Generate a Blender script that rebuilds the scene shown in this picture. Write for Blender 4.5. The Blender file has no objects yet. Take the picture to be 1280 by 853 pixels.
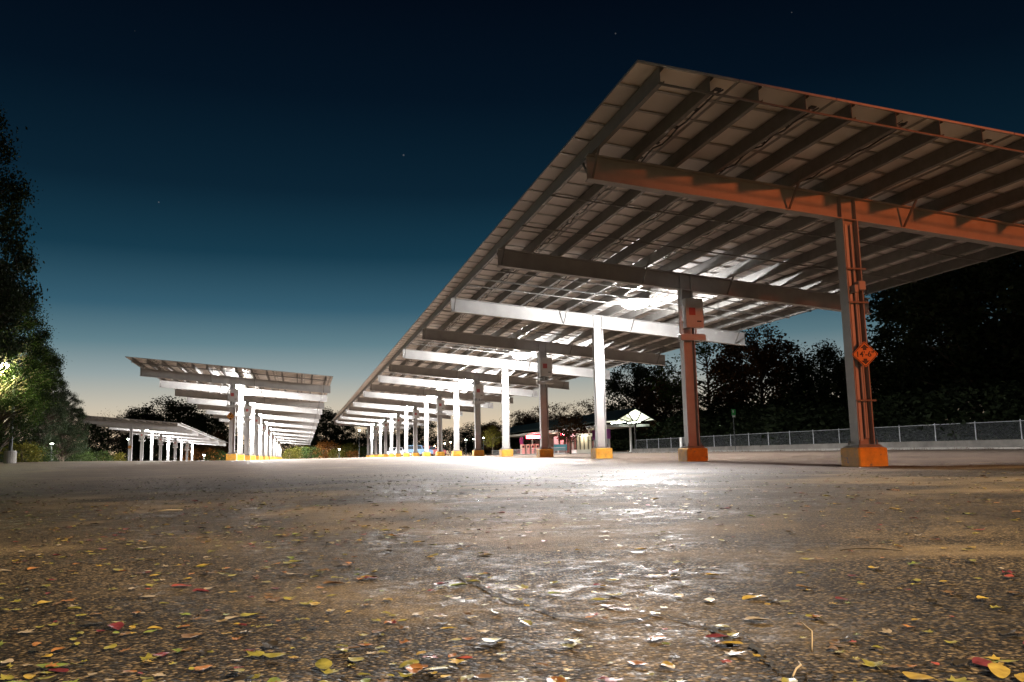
import bpy, math, random
from mathutils import Vector, Matrix
R = random.Random(7)
sc = bpy.context.scene
COL = sc.collection
rad = math.radians

# ------------------------------------------------------------------ helpers
class MB:
    """collects simple shapes and links them as ONE mesh object"""
    def __init__(s): s.v = []; s.f = []; s.m = []
    def add(s, vs, fs, mi=0):
        o = len(s.v); s.v += [tuple(p) for p in vs]
        for f in fs: s.f.append([i + o for i in f]); s.m.append(mi)
    def box(s, x0, x1, y0, y1, z0, z1, mi=0):
        s.add([(x0,y0,z0),(x1,y0,z0),(x1,y1,z0),(x0,y1,z0),(x0,y0,z1),(x1,y0,z1),(x1,y1,z1),(x0,y1,z1)],
              [(0,3,2,1),(4,5,6,7),(0,1,5,4),(1,2,6,5),(2,3,7,6),(3,0,4,7)], mi)
    def bevbox(s, x0, x1, y0, y1, z0, z1, b, mi=0):
        # vertical edges and top edge chamfered
        def ring(d, z):
            X0, X1, Y0, Y1 = x0+d, x1-d, y0+d, y1-d
            return [(X0+b,Y0,z),(X1-b,Y0,z),(X1,Y0+b,z),(X1,Y1-b,z),(X1-b,Y1,z),(X0+b,Y1,z),(X0,Y1-b,z),(X0,Y0+b,z)]
        v = ring(0,z0)+ring(0,z1-b)+ring(b,z1)
        f = [tuple(range(7,-1,-1)), tuple(range(16,24))]
        for k in (0,8):
            for i in range(8): f.append((k+i,k+(i+1)%8,k+8+(i+1)%8,k+8+i))
        s.add(v, f, mi)
    def bar(s, p0, p1, w, h, up=(0,0,1), mi=0):
        p0 = Vector(p0); p1 = Vector(p1); d = (p1-p0).normalized(); u = Vector(up)
        r = d.cross(u)
        if r.length < 1e-4: r = d.cross(Vector((1,0,0)))
        r.normalize(); u = r.cross(d).normalized()
        vs = []
        for p in (p0, p1):
            for a, b in ((-1,-1),(1,-1),(1,1),(-1,1)): vs.append(p + r*(a*w/2) + u*(b*h/2))
        s.add(vs, [(0,1,2,3),(7,6,5,4),(0,4,5,1),(1,5,6,2),(2,6,7,3),(3,7,4,0)], mi)
    def tube(s, pts, rs, n=8, mi=0, cap=True):
        pts = [Vector(p) for p in pts]
        if not isinstance(rs, (list, tuple)): rs = [rs]*len(pts)
        vs = []
        ref = None
        for i, p in enumerate(pts):
            d = (pts[min(i+1,len(pts)-1)] - pts[max(i-1,0)]).normalized()
            if ref is None:
                ref = d.cross(Vector((0,0,1)))
                if ref.length < 1e-3: ref = Vector((1,0,0))
            a = (ref - d*ref.dot(d)).normalized(); ref = a; b = d.cross(a)
            for k in range(n):
                t = 2*math.pi*k/n; vs.append(p + (a*math.cos(t)+b*math.sin(t))*rs[i])
        fs = []
        for i in range(len(pts)-1):
            for k in range(n): fs.append((i*n+k, i*n+(k+1)%n, (i+1)*n+(k+1)%n, (i+1)*n+k))
        if cap: fs += [tuple(range(n-1,-1,-1)), tuple((len(pts)-1)*n+k for k in range(n))]
        s.add(vs, fs, mi)
    def prism(s, poly, f0, f1, mi=0):
        """poly: 2D points; f0/f1 map a 2D point to 3D at either end"""
        n = len(poly); vs = [f0(p) for p in poly]+[f1(p) for p in poly]
        fs = [tuple(range(n)), tuple(range(2*n-1,n-1,-1))]
        for i in range(n): fs.append((i, n+i, n+(i+1)%n, (i+1)%n))
        s.add(vs, fs, mi)
    def lathe(s, prof, n=16, c=(0,0,0), mi=0):
        vs = []
        for r, z in prof:
            for k in range(n):
                t = 2*math.pi*k/n; vs.append((c[0]+r*math.cos(t), c[1]+r*math.sin(t), c[2]+z))
        fs = []
        for i in range(len(prof)-1):
            for k in range(n): fs.append((i*n+k, i*n+(k+1)%n, (i+1)*n+(k+1)%n, (i+1)*n+k))
        fs += [tuple(range(n-1,-1,-1)), tuple((len(prof)-1)*n+k for k in range(n))]
        s.add(vs, fs, mi)
    def mesh(s, name, mats, smooth=False):
        me = bpy.data.meshes.new(name); me.from_pydata(s.v, [], s.f)
        for m in (mats if isinstance(mats, (list, tuple)) else [mats]): me.materials.append(m)
        if len(me.materials) > 1: me.polygons.foreach_set('material_index', s.m)
        if smooth: me.polygons.foreach_set('use_smooth', [True]*len(me.polygons))
        me.update(); return me
    def build(s, name, mats, parent=None, loc=(0,0,0), rot=(0,0,0), smooth=False):
        return link(name, s.mesh(name, mats, smooth), parent, loc, rot)

def link(name, data, parent=None, loc=(0,0,0), rot=(0,0,0)):
    o = bpy.data.objects.new(name, data); COL.objects.link(o)
    o.parent = parent; o.location = loc; o.rotation_euler = rot
    return o
def tag(o, label=None, cat=None, group=None, kind=None):
    if label: o['label'] = label
    if cat: o['category'] = cat
    if group: o['group'] = group
    if kind: o['kind'] = kind
    return o
def thing(name, label, cat, loc=(0,0,0), rotz=0, group=None):
    return tag(link(name, None, None, loc, (0,0,rotz)), label, cat, group)
def copy_tree(o, parent=None):
    c = o.copy(); COL.objects.link(c); c.parent = parent
    for ch in [x for x in o.children]: copy_tree(ch, c)
    return c

# ------------------------------------------------------------------ materials
def new_mat(name):
    m = bpy.data.materials.new(name); m.use_nodes = True
    return m, m.node_tree, m.node_tree.nodes['Principled BSDF']
def mat(name, col, rough=.6, metal=0., var=.12, scale=6., bump=0., bscale=40., spec=.5, var2=None):
    m, t, b = new_mat(name)
    b.inputs['Roughness'].default_value = rough; b.inputs['Metallic'].default_value = metal
    b.inputs['Specular IOR Level'].default_value = spec
    N = t.nodes.new; L = t.links.new
    tc = N('ShaderNodeTexCoord'); nz = N('ShaderNodeTexNoise')
    nz.inputs['Scale'].default_value = scale; nz.inputs['Detail'].default_value = 6; nz.inputs['Roughness'].default_value = .62
    L(tc.outputs['Object'], nz.inputs['Vector'])
    cr = N('ShaderNodeValToRGB'); cr.color_ramp.elements[0].position = .3; cr.color_ramp.elements[1].position = .72
    lo = [c*(1-var) for c in col]; hi = [min(1,c*(1+var)) for c in col]
    if var2: lo = var2
    cr.color_ramp.elements[0].color = (*lo,1); cr.color_ramp.elements[1].color = (*hi,1)
    L(nz.outputs['Fac'], cr.inputs['Fac']); L(cr.outputs['Color'], b.inputs['Base Color'])
    mr = N('ShaderNodeMapRange'); mr.inputs['To Min'].default_value = max(0,rough-.1); mr.inputs['To Max'].default_value = min(1,rough+.12)
    L(nz.outputs['Fac'], mr.inputs['Value']); L(mr.outputs['Result'], b.inputs['Roughness'])
    if bump:
        n2 = N('ShaderNodeTexNoise'); n2.inputs['Scale'].default_value = bscale; n2.inputs['Detail'].default_value = 4
        L(tc.outputs['Object'], n2.inputs['Vector'])
        bp = N('ShaderNodeBump'); bp.inputs['Strength'].default_value = bump; bp.inputs['Distance'].default_value = .02
        L(n2.outputs['Fac'], bp.inputs['Height']); L(bp.outputs['Normal'], b.inputs['Normal'])
    return m
def emit(name, col, strength):
    m, t, b = new_mat(name)
    b.inputs['Base Color'].default_value = (*col,1)
    b.inputs['Emission Color'].default_value = (*col,1); b.inputs['Emission Strength'].default_value = strength
    m.cycles.emission_sampling = 'NONE'
    return m

M = {}
M['steel'] = mat('painted_steel', (.35,.345,.34), .5, .0, .16, 1.9, .1, 30)
M['galv'] = mat('galvanised_steel', (.17,.165,.155), .5, .25, .2, 5)
M['alu'] = mat('aluminium_frame', (.42,.41,.39), .42, .5, .1, 8)
M['backsheet'] = mat('panel_backsheet', (.88,.84,.81), .55, 0, .06, 1.1)
def panel_tone(m):
    t = m.node_tree; N = t.nodes.new; L = t.links.new; b = t.nodes['Principled BSDF']; src = b.inputs['Base Color'].links[0].from_socket
    oi = N('ShaderNodeObjectInfo'); mr = N('ShaderNodeMapRange'); mr.inputs['To Min'].default_value = .80; mr.inputs['To Max'].default_value = 1.06; L(oi.outputs['Random'], mr.inputs['Value'])
    mx = N('ShaderNodeMix'); mx.data_type = 'RGBA'; mx.blend_type = 'MULTIPLY'; mx.inputs[0].default_value = 1
    L(src, mx.inputs[6]); L(mr.outputs['Result'], mx.inputs[7]); L(mx.outputs[2], b.inputs['Base Color'])
panel_tone(M['backsheet'])
M['cells'] = mat('panel_glass', (.012,.016,.03), .12, 0, .2, 20)
M['plastic'] = mat('black_plastic', (.02,.02,.021), .5)
M['yellow'] = mat('yellow_painted_concrete', (.78,.38,.035), .6, 0, .12, 5, .5, 60, var2=(.50,.27,.04))
def chipped(m):
    t = m.node_tree; N = t.nodes.new; L = t.links.new; b = t.nodes['Principled BSDF']; src = b.inputs['Base Color'].links[0].from_socket
    geo = N('ShaderNodeNewGeometry'); nz = N('ShaderNodeTexNoise'); nz.inputs['Scale'].default_value = 4.5; nz.inputs['Detail'].default_value = 9; nz.inputs['Roughness'].default_value = .7; L(geo.outputs['Position'], nz.inputs['Vector'])
    r = N('ShaderNodeValToRGB'); r.color_ramp.elements[0].position = .60; r.color_ramp.elements[1].position = .64; L(nz.outputs['Fac'], r.inputs['Fac'])
    mx = N('ShaderNodeMix'); mx.data_type = 'RGBA'; L(r.outputs['Color'], mx.inputs[0]); L(src, mx.inputs[6]); mx.inputs[7].default_value = (.20,.17,.14,1); L(mx.outputs[2], b.inputs['Base Color'])
chipped(M['yellow'])
M['concrete'] = mat('concrete', (.22,.205,.185), .85, 0, .25, 2.2, .6, 50)
M['grout'] = mat('grout', (.22,.21,.19), .9, 0, .3, 8, .5, 50)
M['box'] = mat('grey_enclosure', (.42,.41,.40), .5, .0, .08, 4)
M['redlabel'] = mat('red_label', (.30,.05,.05), .5)
M['whitelabel'] = mat('white_label', (.75,.75,.73), .5)
M['signyellow'] = mat('sign_sheeting', (.62,.25,.045), .4, 0, .05, 8)
M['black'] = mat('black_paint', (.012,.012,.012), .5)
M['lamp_body'] = mat('lamp_housing', (.55,.55,.55), .4, .2)
M['lens'] = emit('lit_lens', (1,.97,.93), 220)
M['chain'] = mat('chain_link_wire', (.09,.10,.11), .6, .3)
M['post'] = mat('galvanised_post', (.45,.47,.48), .5, .2)
M['bark'] = mat('bark', (.07,.05,.035), .9, 0, .3, 9, .8, 20)
M['greenroof'] = mat('green_metal_roof', (.012,.035,.030), .6, .0)
M['cream'] = mat('cream_soffit', (.66,.60,.48), .6)
M['darkmetal'] = mat('dark_metal', (.03,.035,.035), .5, .3)
M['brick'] = mat('dark_brick', (.14,.07,.055), .85, 0, .3, 3)
M['purple'] = mat('purple_sign', (.40,.10,.36), .5)
M['teal'] = mat('teal_panel', (.04,.36,.40), .5)
M['white'] = mat('white_panel', (.75,.74,.70), .5)
M['signgreen'] = mat('green_sign', (.05,.40,.10), .5)
M['soil'] = mat('leafy_soil', (.06,.05,.035), .95, 0, .4, .6, .8, 8)
M['redlamp'] = emit('red_lamp', (1,.05,.09), 40)
M['redcore'] = emit('red_lamp_core', (1,.45,.5), 60)
M['glass'] = mat('car_glass', (.02,.025,.03), .08)
M['rubber'] = mat('rubber', (.015,.015,.015), .8)
M['warm_lens'] = emit('warm_lens', (1,.82,.5), 40)
M['cool_lens'] = emit('cool_lens', (.9,1,.85), 45)
M['sodium_lens'] = emit('sodium_lens', (1,.4,.12), 60)

def leafmat(name, c1, c2, trans=.3):
    m, t, b = new_mat(name)
    N = t.nodes.new; L = t.links.new
    geo = N('ShaderNodeNewGeometry'); nz = N('ShaderNodeTexNoise'); nz.inputs['Scale'].default_value = .55; nz.inputs['Detail'].default_value = 3
    L(geo.outputs['Position'], nz.inputs['Vector'])
    ad = N('ShaderNodeMath'); ad.operation = 'MULTIPLY_ADD'; ad.inputs[1].default_value = .45; 
    L(geo.outputs['Random Per Island'], ad.inputs[0]); L(nz.outputs['Fac'], ad.inputs[2])
    cr = N('ShaderNodeValToRGB'); cr.color_ramp.elements[0].position = .42; cr.color_ramp.elements[1].position = .95
    cr.color_ramp.elements[0].color = (*c1,1); cr.color_ramp.elements[1].color = (*c2,1)
    L(ad.outputs[0], cr.inputs['Fac']); L(cr.outputs['Color'], b.inputs['Base Color'])
    b.inputs['Roughness'].default_value = .75; b.inputs['Specular IOR Level'].default_value = .15
    tr = N('ShaderNodeBsdfTranslucent'); mx = N('ShaderNodeMixShader'); mx.inputs[0].default_value = trans
    L(cr.outputs['Color'], tr.inputs['Color']); L(b.outputs[0], mx.inputs[1]); L(tr.outputs[0], mx.inputs[2])
    L(mx.outputs[0], t.nodes['Material Output'].inputs['Surface'])
    return m
M['fol_green'] = leafmat('foliage_green', (.018,.035,.010), (.055,.085,.02))
M['fol_dark'] = leafmat('foliage_dark', (.010,.016,.008), (.03,.045,.018))
M['fol_autumn'] = leafmat('foliage_autumn', (.035,.022,.010), (.10,.05,.02))
M['fol_olive'] = leafmat('foliage_olive', (.05,.06,.012), (.16,.14,.02))
M['fol_rust'] = leafmat('foliage_rust', (.12,.05,.012), (.24,.10,.02))

M['fol_dark2'] = leafmat('foliage_deep_green', (.008,.016,.005), (.03,.05,.010))
def asphalt():
    m, t, b = new_mat('asphalt'); N = t.nodes.new; L = t.links.new
    geo = N('ShaderNodeNewGeometry'); P = geo.outputs['Position']
    def noise(sc_, det=5, rough=.55, dist=0, vec=None):
        n = N('ShaderNodeTexNoise'); n.inputs['Scale'].default_value = sc_; n.inputs['Detail'].default_value = det
        n.inputs['Roughness'].default_value = rough; n.inputs['Distortion'].default_value = dist
        L(vec or P, n.inputs['Vector']); return n.outputs['Fac']
    def ramp(f, a, b_, ca=(0,0,0), cb=(1,1,1)):
        r = N('ShaderNodeValToRGB'); r.color_ramp.elements[0].position = a; r.color_ramp.elements[1].position = b_
        r.color_ramp.elements[0].color = (*ca,1); r.color_ramp.elements[1].color = (*cb,1); L(f, r.inputs['Fac']); return r.outputs['Color']
    def mix(f, a, b_, mode='MIX'):
        x = N('ShaderNodeMix'); x.data_type = 'RGBA'; x.blend_type = mode
        if isinstance(f, (int,float)): x.inputs[0].default_value = f
        else: L(f, x.inputs[0])
        for k, q in ((6,a),(7,b_)):
            if isinstance(q, tuple): x.inputs[k].default_value = (*q,1)
            else: L(q, x.inputs[k])
        return x.outputs[2]
    def math_(op, a, b_=None):
        x = N('ShaderNodeMath'); x.operation = op
        for k, q in ((0,a),(1,b_)):
            if q is None: continue
            if isinstance(q, (int,float)): x.inputs[k].default_value = q
            else: L(q, x.inputs[k])
        return x.outputs[0]
    # aggregate stones
    vo = N('ShaderNodeTexVoronoi'); vo.inputs['Scale'].default_value = 125; L(P, vo.inputs['Vector'])
    vo2 = N('ShaderNodeTexVoronoi'); vo2.inputs['Scale'].default_value = 320; L(P, vo2.inputs['Vector'])
    sep = N('ShaderNodeSeparateColor'); L(vo.outputs['Color'], sep.inputs[0])
    stone = ramp(sep.outputs[0], .55, .99, (.006,.0052,.004), (.48,.38,.25))
    sep2 = N('ShaderNodeSeparateColor'); L(vo2.outputs['Color'], sep2.inputs[0])
    fine = ramp(sep2.outputs[1], .4, .98, (.008,.0068,.005), (.19,.15,.098))
    base = mix(.45, stone, fine)
    gap = ramp(vo.outputs['Distance'], .28, .62, (1,1,1), (.30,.28,.26))
    base = mix(1., base, gap, 'MULTIPLY')
    # silt-covered dry patches
    sl = noise(.33, 7, .62, .6); slm = ramp(sl, .49, .60)
    silt = mix(ramp(sep2.outputs[2], 0, 1), (.13,.10,.065), (.29,.23,.15))
    base = mix(math_('MULTIPLY', slm, .72), base, silt)
    # broad stains
    st = noise(.9, 6, .6, .3); base = mix(1., base, ramp(st, .32, .68, (.42,.40,.37), (1.15,1.08,.98)), 'MULTIPLY')
    # further out, lamplight is painted into the tone after the cracks
    # cracks
    wv = N('ShaderNodeVectorMath'); wv.operation = 'ADD'; nn = N('ShaderNodeTexNoise'); nn.inputs['Scale'].default_value = 1.6; nn.inputs['Detail'].default_value = 5
    L(P, nn.inputs['Vector']); sc2 = N('ShaderNodeVectorMath'); sc2.operation = 'SCALE'; sc2.inputs[3].default_value = .5
    L(nn.outputs['Color'], sc2.inputs[0]); L(P, wv.inputs[0]); L(sc2.outputs[0], wv.inputs[1])
    vc = N('ShaderNodeTexVoronoi'); vc.feature = 'DISTANCE_TO_EDGE'; vc.inputs['Scale'].default_value = .42; L(wv.outputs[0], vc.inputs['Vector'])
    crack = ramp(vc.outputs['Distance'], .0015, .006, (1,1,1), (0,0,0))
    cmask = math_('MULTIPLY', crack, ramp(noise(.45, 2), .47, .56))
    base = mix(math_('MULTIPLY', cmask, .9), base, (.012,.011,.01))
    # lamplight painted in: paler, less wet ground further into the lot, ragged edge
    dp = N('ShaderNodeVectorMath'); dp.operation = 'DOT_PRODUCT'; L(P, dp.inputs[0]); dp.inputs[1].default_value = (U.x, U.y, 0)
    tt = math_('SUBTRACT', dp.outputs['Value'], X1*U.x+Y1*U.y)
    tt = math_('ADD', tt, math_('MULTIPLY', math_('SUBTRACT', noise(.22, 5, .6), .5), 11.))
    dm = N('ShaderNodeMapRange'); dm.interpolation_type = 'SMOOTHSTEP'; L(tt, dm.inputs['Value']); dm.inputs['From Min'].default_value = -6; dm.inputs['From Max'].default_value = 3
    lamp_pool = dm.outputs['Result']
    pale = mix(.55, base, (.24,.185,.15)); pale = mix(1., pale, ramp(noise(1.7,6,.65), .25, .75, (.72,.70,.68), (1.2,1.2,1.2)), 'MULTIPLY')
    base = mix(lamp_pool, base, pale)
    # damp film
    wet = math_('MULTIPLY', ramp(noise(.55, 7, .66, .8), .46, .58), ramp(noise(13., 6, .70, .5), .47, .61))
    wet = math_('MULTIPLY', wet, math_('SUBTRACT', 1., math_('MULTIPLY', slm, .8)))
    wet = math_('MULTIPLY', wet, math_('SUBTRACT', 1., math_('MULTIPLY', lamp_pool, .85)))
    base = mix(math_('MULTIPLY', wet, .35), base, mix(1., base, (.45,.44,.44), 'MULTIPLY'))
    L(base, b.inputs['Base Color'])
    rg = N('ShaderNodeMapRange'); L(wet, rg.inputs['Value']); rg.inputs['To Min'].default_value = .80; rg.inputs['To Max'].default_value = .38
    rr_ = math_('SUBTRACT', rg.outputs['Result'], math_('MULTIPLY', ramp(sep.outputs[2], .7, 1.), .22))
    L(rr_, b.inputs['Roughness'])
    # relief
    h = math_('ADD', math_('MULTIPLY', math_('SUBTRACT', .8, vo.outputs['Distance']), 1.0), math_('MULTIPLY', sep.outputs[1], .5))
    h = math_('SUBTRACT', h, math_('MULTIPLY', cmask, 3.))
    bp = N('ShaderNodeBump'); bp.inputs['Distance'].default_value = .0035
    bs = N('ShaderNodeMapRange'); L(wet, bs.inputs['Value']); bs.inputs['To Min'].default_value = .45; bs.inputs['To Max'].default_value = .35
    L(bs.outputs['Result'], bp.inputs['Strength'])
    L(h, bp.inputs['Height']); L(bp.outputs['Normal'], b.inputs['Normal'])
    sp = N('ShaderNodeMapRange'); L(wet, sp.inputs['Value']); sp.inputs['To Min'].default_value = .08; sp.inputs['To Max'].default_value = .40
    L(sp.outputs['Result'], b.inputs['Specular IOR Level'])
    return m

# ------------------------------------------------------------------ site frame
F, PITCH, ROLL, HC = 1061.7229, .1331, -.0218, .3216      # measured from the picture
TH = .2438; X1, Y1 = 7.017, 17.2345; D = 7.7392; TAU = math.tan(.0967)
BA, BB, H, DB = 5.6686, 6.2255, 5.0, .5042
U = Vector((-math.sin(TH), math.cos(TH))); V = Vector((math.cos(TH), math.sin(TH)))
def tw(x, y):
    q = Vector((x-X1, y-Y1)); return q.dot(U), q.dot(V)
def xy(t, w): return Vector((X1,Y1)) + U*t + V*w
def sstep(x, a, b):
    x = min(1, max(0, (x-a)/(b-a))); return x*x*(3-2*x)
RT = [(-400,0),(-15,0),(-8,-.045),(0,-.06),(7.7,.025),(15.5,.115),(23,.18),(31,.24),(39,.28),(60,.33),(130,.42),(900,.5)]
def g(x, y):
    t, w = tw(x, y)
    for (a, za), (b, zb) in zip(RT, RT[1:]):
        if t <= b or b == 900:
            r = za + (zb-za)*min(1,max(0,(t-a)/(b-a))); break
    r -= .0065*max(0, min(w, 60)-3)*sstep(t,-10,20)
    r += .26*sstep(-w, 8, 26)*math.exp(-((t-30)/18)**2)
    r -= sstep(-w, 16, 28)*sstep(t, 45, 100)*(.62+.0158*max(0,min(t,180)-100))
    return r
def at(px, py, depth):
    """the point `depth` metres in front of the viewpoint seen at a photo pixel: used to read positions off the picture"""
    x, y = px-640, py-426.5
    cr, sr = math.cos(ROLL), math.sin(ROLL); qx = x*cr+y*sr; qy = -x*sr+y*cr
    c, s = math.cos(PITCH), math.sin(PITCH)
    r = Vector((qx, F*c+qy*s, -qy*c+F*s)); r *= depth/r.y
    return Vector((r.x, r.y, r.z+HC))
def gp(px, depth):
    p = at(px, 566, depth); return Vector((p.x, p.y, g(p.x, p.y)))

# ------------------------------------------------------------------ camera, world
cam = bpy.data.cameras.new('camera'); co = bpy.data.objects.new('camera', cam); COL.objects.link(co)
cam.sensor_width = 36; cam.lens = F/1280*36; cam.clip_start = .05; cam.clip_end = 3000
fw = Vector((0,math.cos(PITCH),math.sin(PITCH))); up0 = Vector((0,-math.sin(PITCH),math.cos(PITCH))); rt0 = Vector((1,0,0))
cr, sr = math.cos(ROLL), math.sin(ROLL)
rt = rt0*cr+up0*sr; up = -rt0*sr+up0*cr
co.matrix_world = Matrix(((rt.x,up.x,-fw.x,0),(rt.y,up.y,-fw.y,0),(rt.z,up.z,-fw.z,HC),(0,0,0,1)))
sc.camera = co
wd = bpy.data.worlds.new('World'); sc.world = wd; wd.use_nodes = True
t = wd.node_tree; N = t.nodes.new; L = t.links.new
bg = t.nodes['Background']
tc = N('ShaderNodeTexCoord'); sx = N('ShaderNodeSeparateXYZ'); L(tc.outputs['Generated'], sx.inputs[0])
rp = N('ShaderNodeValToRGB'); els = rp.color_ramp.elements
stops = [(0,(.70,.50,.31)),(.03,(.65,.51,.35)),(.062,(.47,.43,.35)),(.095,(.25,.305,.31)),(.13,(.100,.182,.215)),(.17,(.031,.092,.135)),
         (.23,(.0072,.036,.061)),(.30,(.0030,.015,.029)),(.40,(.0012,.0060,.0140)),(.52,(.0006,.0022,.0062)),(.75,(.0006,.0014,.004))]
els[0].position = 0; els[0].color = (*stops[0][1],1); els[1].position = stops[-1][0]; els[1].color = (*stops[-1][1],1)
for p, c in stops[1:-1]:
    e = els.new(p); e.color = (*c,1)
L(sx.outputs['Z'], rp.inputs['Fac'])
vo = N('ShaderNodeTexVoronoi'); vo.inputs['Scale'].default_value = 24; L(tc.outputs['Generated'], vo.inputs['Vector'])
ls = N('ShaderNodeMath'); ls.operation = 'LESS_THAN'; ls.inputs[1].default_value = .026; L(vo.outputs['Distance'], ls.inputs[0])
sg = N('ShaderNodeMath'); sg.operation = 'MULTIPLY'; sg.inputs[1].default_value = .05; L(ls.outputs[0], sg.inputs[0])
ad = N('ShaderNodeMix'); ad.data_type = 'RGBA'; ad.blend_type = 'ADD'; ad.inputs[0].default_value = 1
L(rp.outputs['Color'], ad.inputs[6]); L(sg.outputs[0], ad.inputs[7])
# the afterglow is strongest to the left of the view
dg_ = N('ShaderNodeVectorMath'); dg_.operation = 'DOT_PRODUCT'; L(tc.outputs['Generated'], dg_.inputs[0]); dg_.inputs[1].default_value = (-.28,.96,0)
gl = N('ShaderNodeMapRange'); L(dg_.outputs['Value'], gl.inputs['Value']); gl.inputs['From Min'].default_value = .4; gl.inputs['From Max'].default_value = 1; gl.inputs['To Min'].default_value = .62; gl.inputs['To Max'].default_value = 1.22
gm = N('ShaderNodeMix'); gm.data_type = 'RGBA'; gm.blend_type = 'MULTIPLY'; gm.inputs[0].default_value = 1; L(ad.outputs[2], gm.inputs[6]); L(gl.outputs['Result'], gm.inputs[7])
L(gm.outputs[2], bg.inputs['Color']); bg.inputs['Strength'].default_value = 1.

# ------------------------------------------------------------------ ground
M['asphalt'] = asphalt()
def axis(segs):
    out = []
    for a, b, n in segs: out += [a+(b-a)*i/n for i in range(n)]
    return out+[segs[-1][1]]
xs = axis([(-600,-100,8),(-100,-30,28),(-30,40,70),(40,110,35),(110,700,8)])
ys = axis([(-120,-5,12),(-5,70,75),(70,200,52),(200,900,12)])
mb = MB(); nx = len(xs)
for y in ys:
    for x in xs: mb.v.append((x, y, g(x,y)))
for j in range(len(ys)-1):
    for i in range(nx-1):
        a = j*nx+i; mb.f.append([a,a+1,a+nx+1,a+nx]); mb.m.append(0)
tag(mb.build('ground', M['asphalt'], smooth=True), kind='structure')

# ------------------------------------------------------------------ solar canopies
PW = [-5.60+.85*k for k in range(8)] + [.35+.92*k for k in range(1,7)]       # purlin lines
T0 = -3.37                                                                     # front overhang
CL = DB+.266                                                                   # panel underside above the beam bottom line
def panel_mesh():
    a, b, th = .8725, .4125, .038
    mb = MB(); fr = .035
    mb.box(-a,a,-b,-b+.012,0,th,1); mb.box(-a,a,b-.012,b,0,th,1); mb.box(-a,-a+.012,-b+.012,b-.012,0,th,1); mb.box(a-.012,a,-b+.012,b-.012,0,th,1)
    mb.box(-a+.012,a-.012,-b+.012,-b+fr,0,.003,1); mb.box(-a+.012,a-.012,b-fr,b-.012,0,.003,1)
    mb.box(-a+.012,a-.012,-b+.012,b-.012,.024,.028,0); mb.box(-a+.012,a-.012,-b+.012,b-.012,.030,.035,2)
    mb.box(a-.22,a-.12,-.05,.05,.006,.024,3)
    return mb
PANEL = panel_mesh(); PANEL_ME = PANEL.mesh('solar_panel', [M['backsheet'],M['alu'],M['cells'],M['plastic']])
def I_section(mb, depth, width, tf, tw_, f):
    # f(a, c, e): a along flange, c along depth, e 0/1 end
    w2, d2 = width/2, depth/2
    poly = [(-w2,-d2),(w2,-d2),(w2,-d2+tf),(tw_/2,-d2+tf),(tw_/2,d2-tf),(w2,d2-tf),(w2,d2),(-w2,d2),(-w2,d2-tf),(-tw_/2,d2-tf),(-tw_/2,-d2+tf),(-w2,-d2+tf)]
    o = len(mb.v); n = 12
    mb.v += [tuple(f(p[0],p[1],0)) for p in poly]+[tuple(f(p[0],p[1],1)) for p in poly]
    for q in ((0,1,2,3,10,11),(3,4,9,10),(4,5,6,7,8,9)):
        mb.f.append([o+i for i in q]); mb.f.append([o+n+i for i in reversed(q)]); mb.m += [0,0]
    for i in range(n): mb.f.append([o+i,o+n+i,o+n+(i+1)%n,o+(i+1)%n]); mb.m.append(0)

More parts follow.
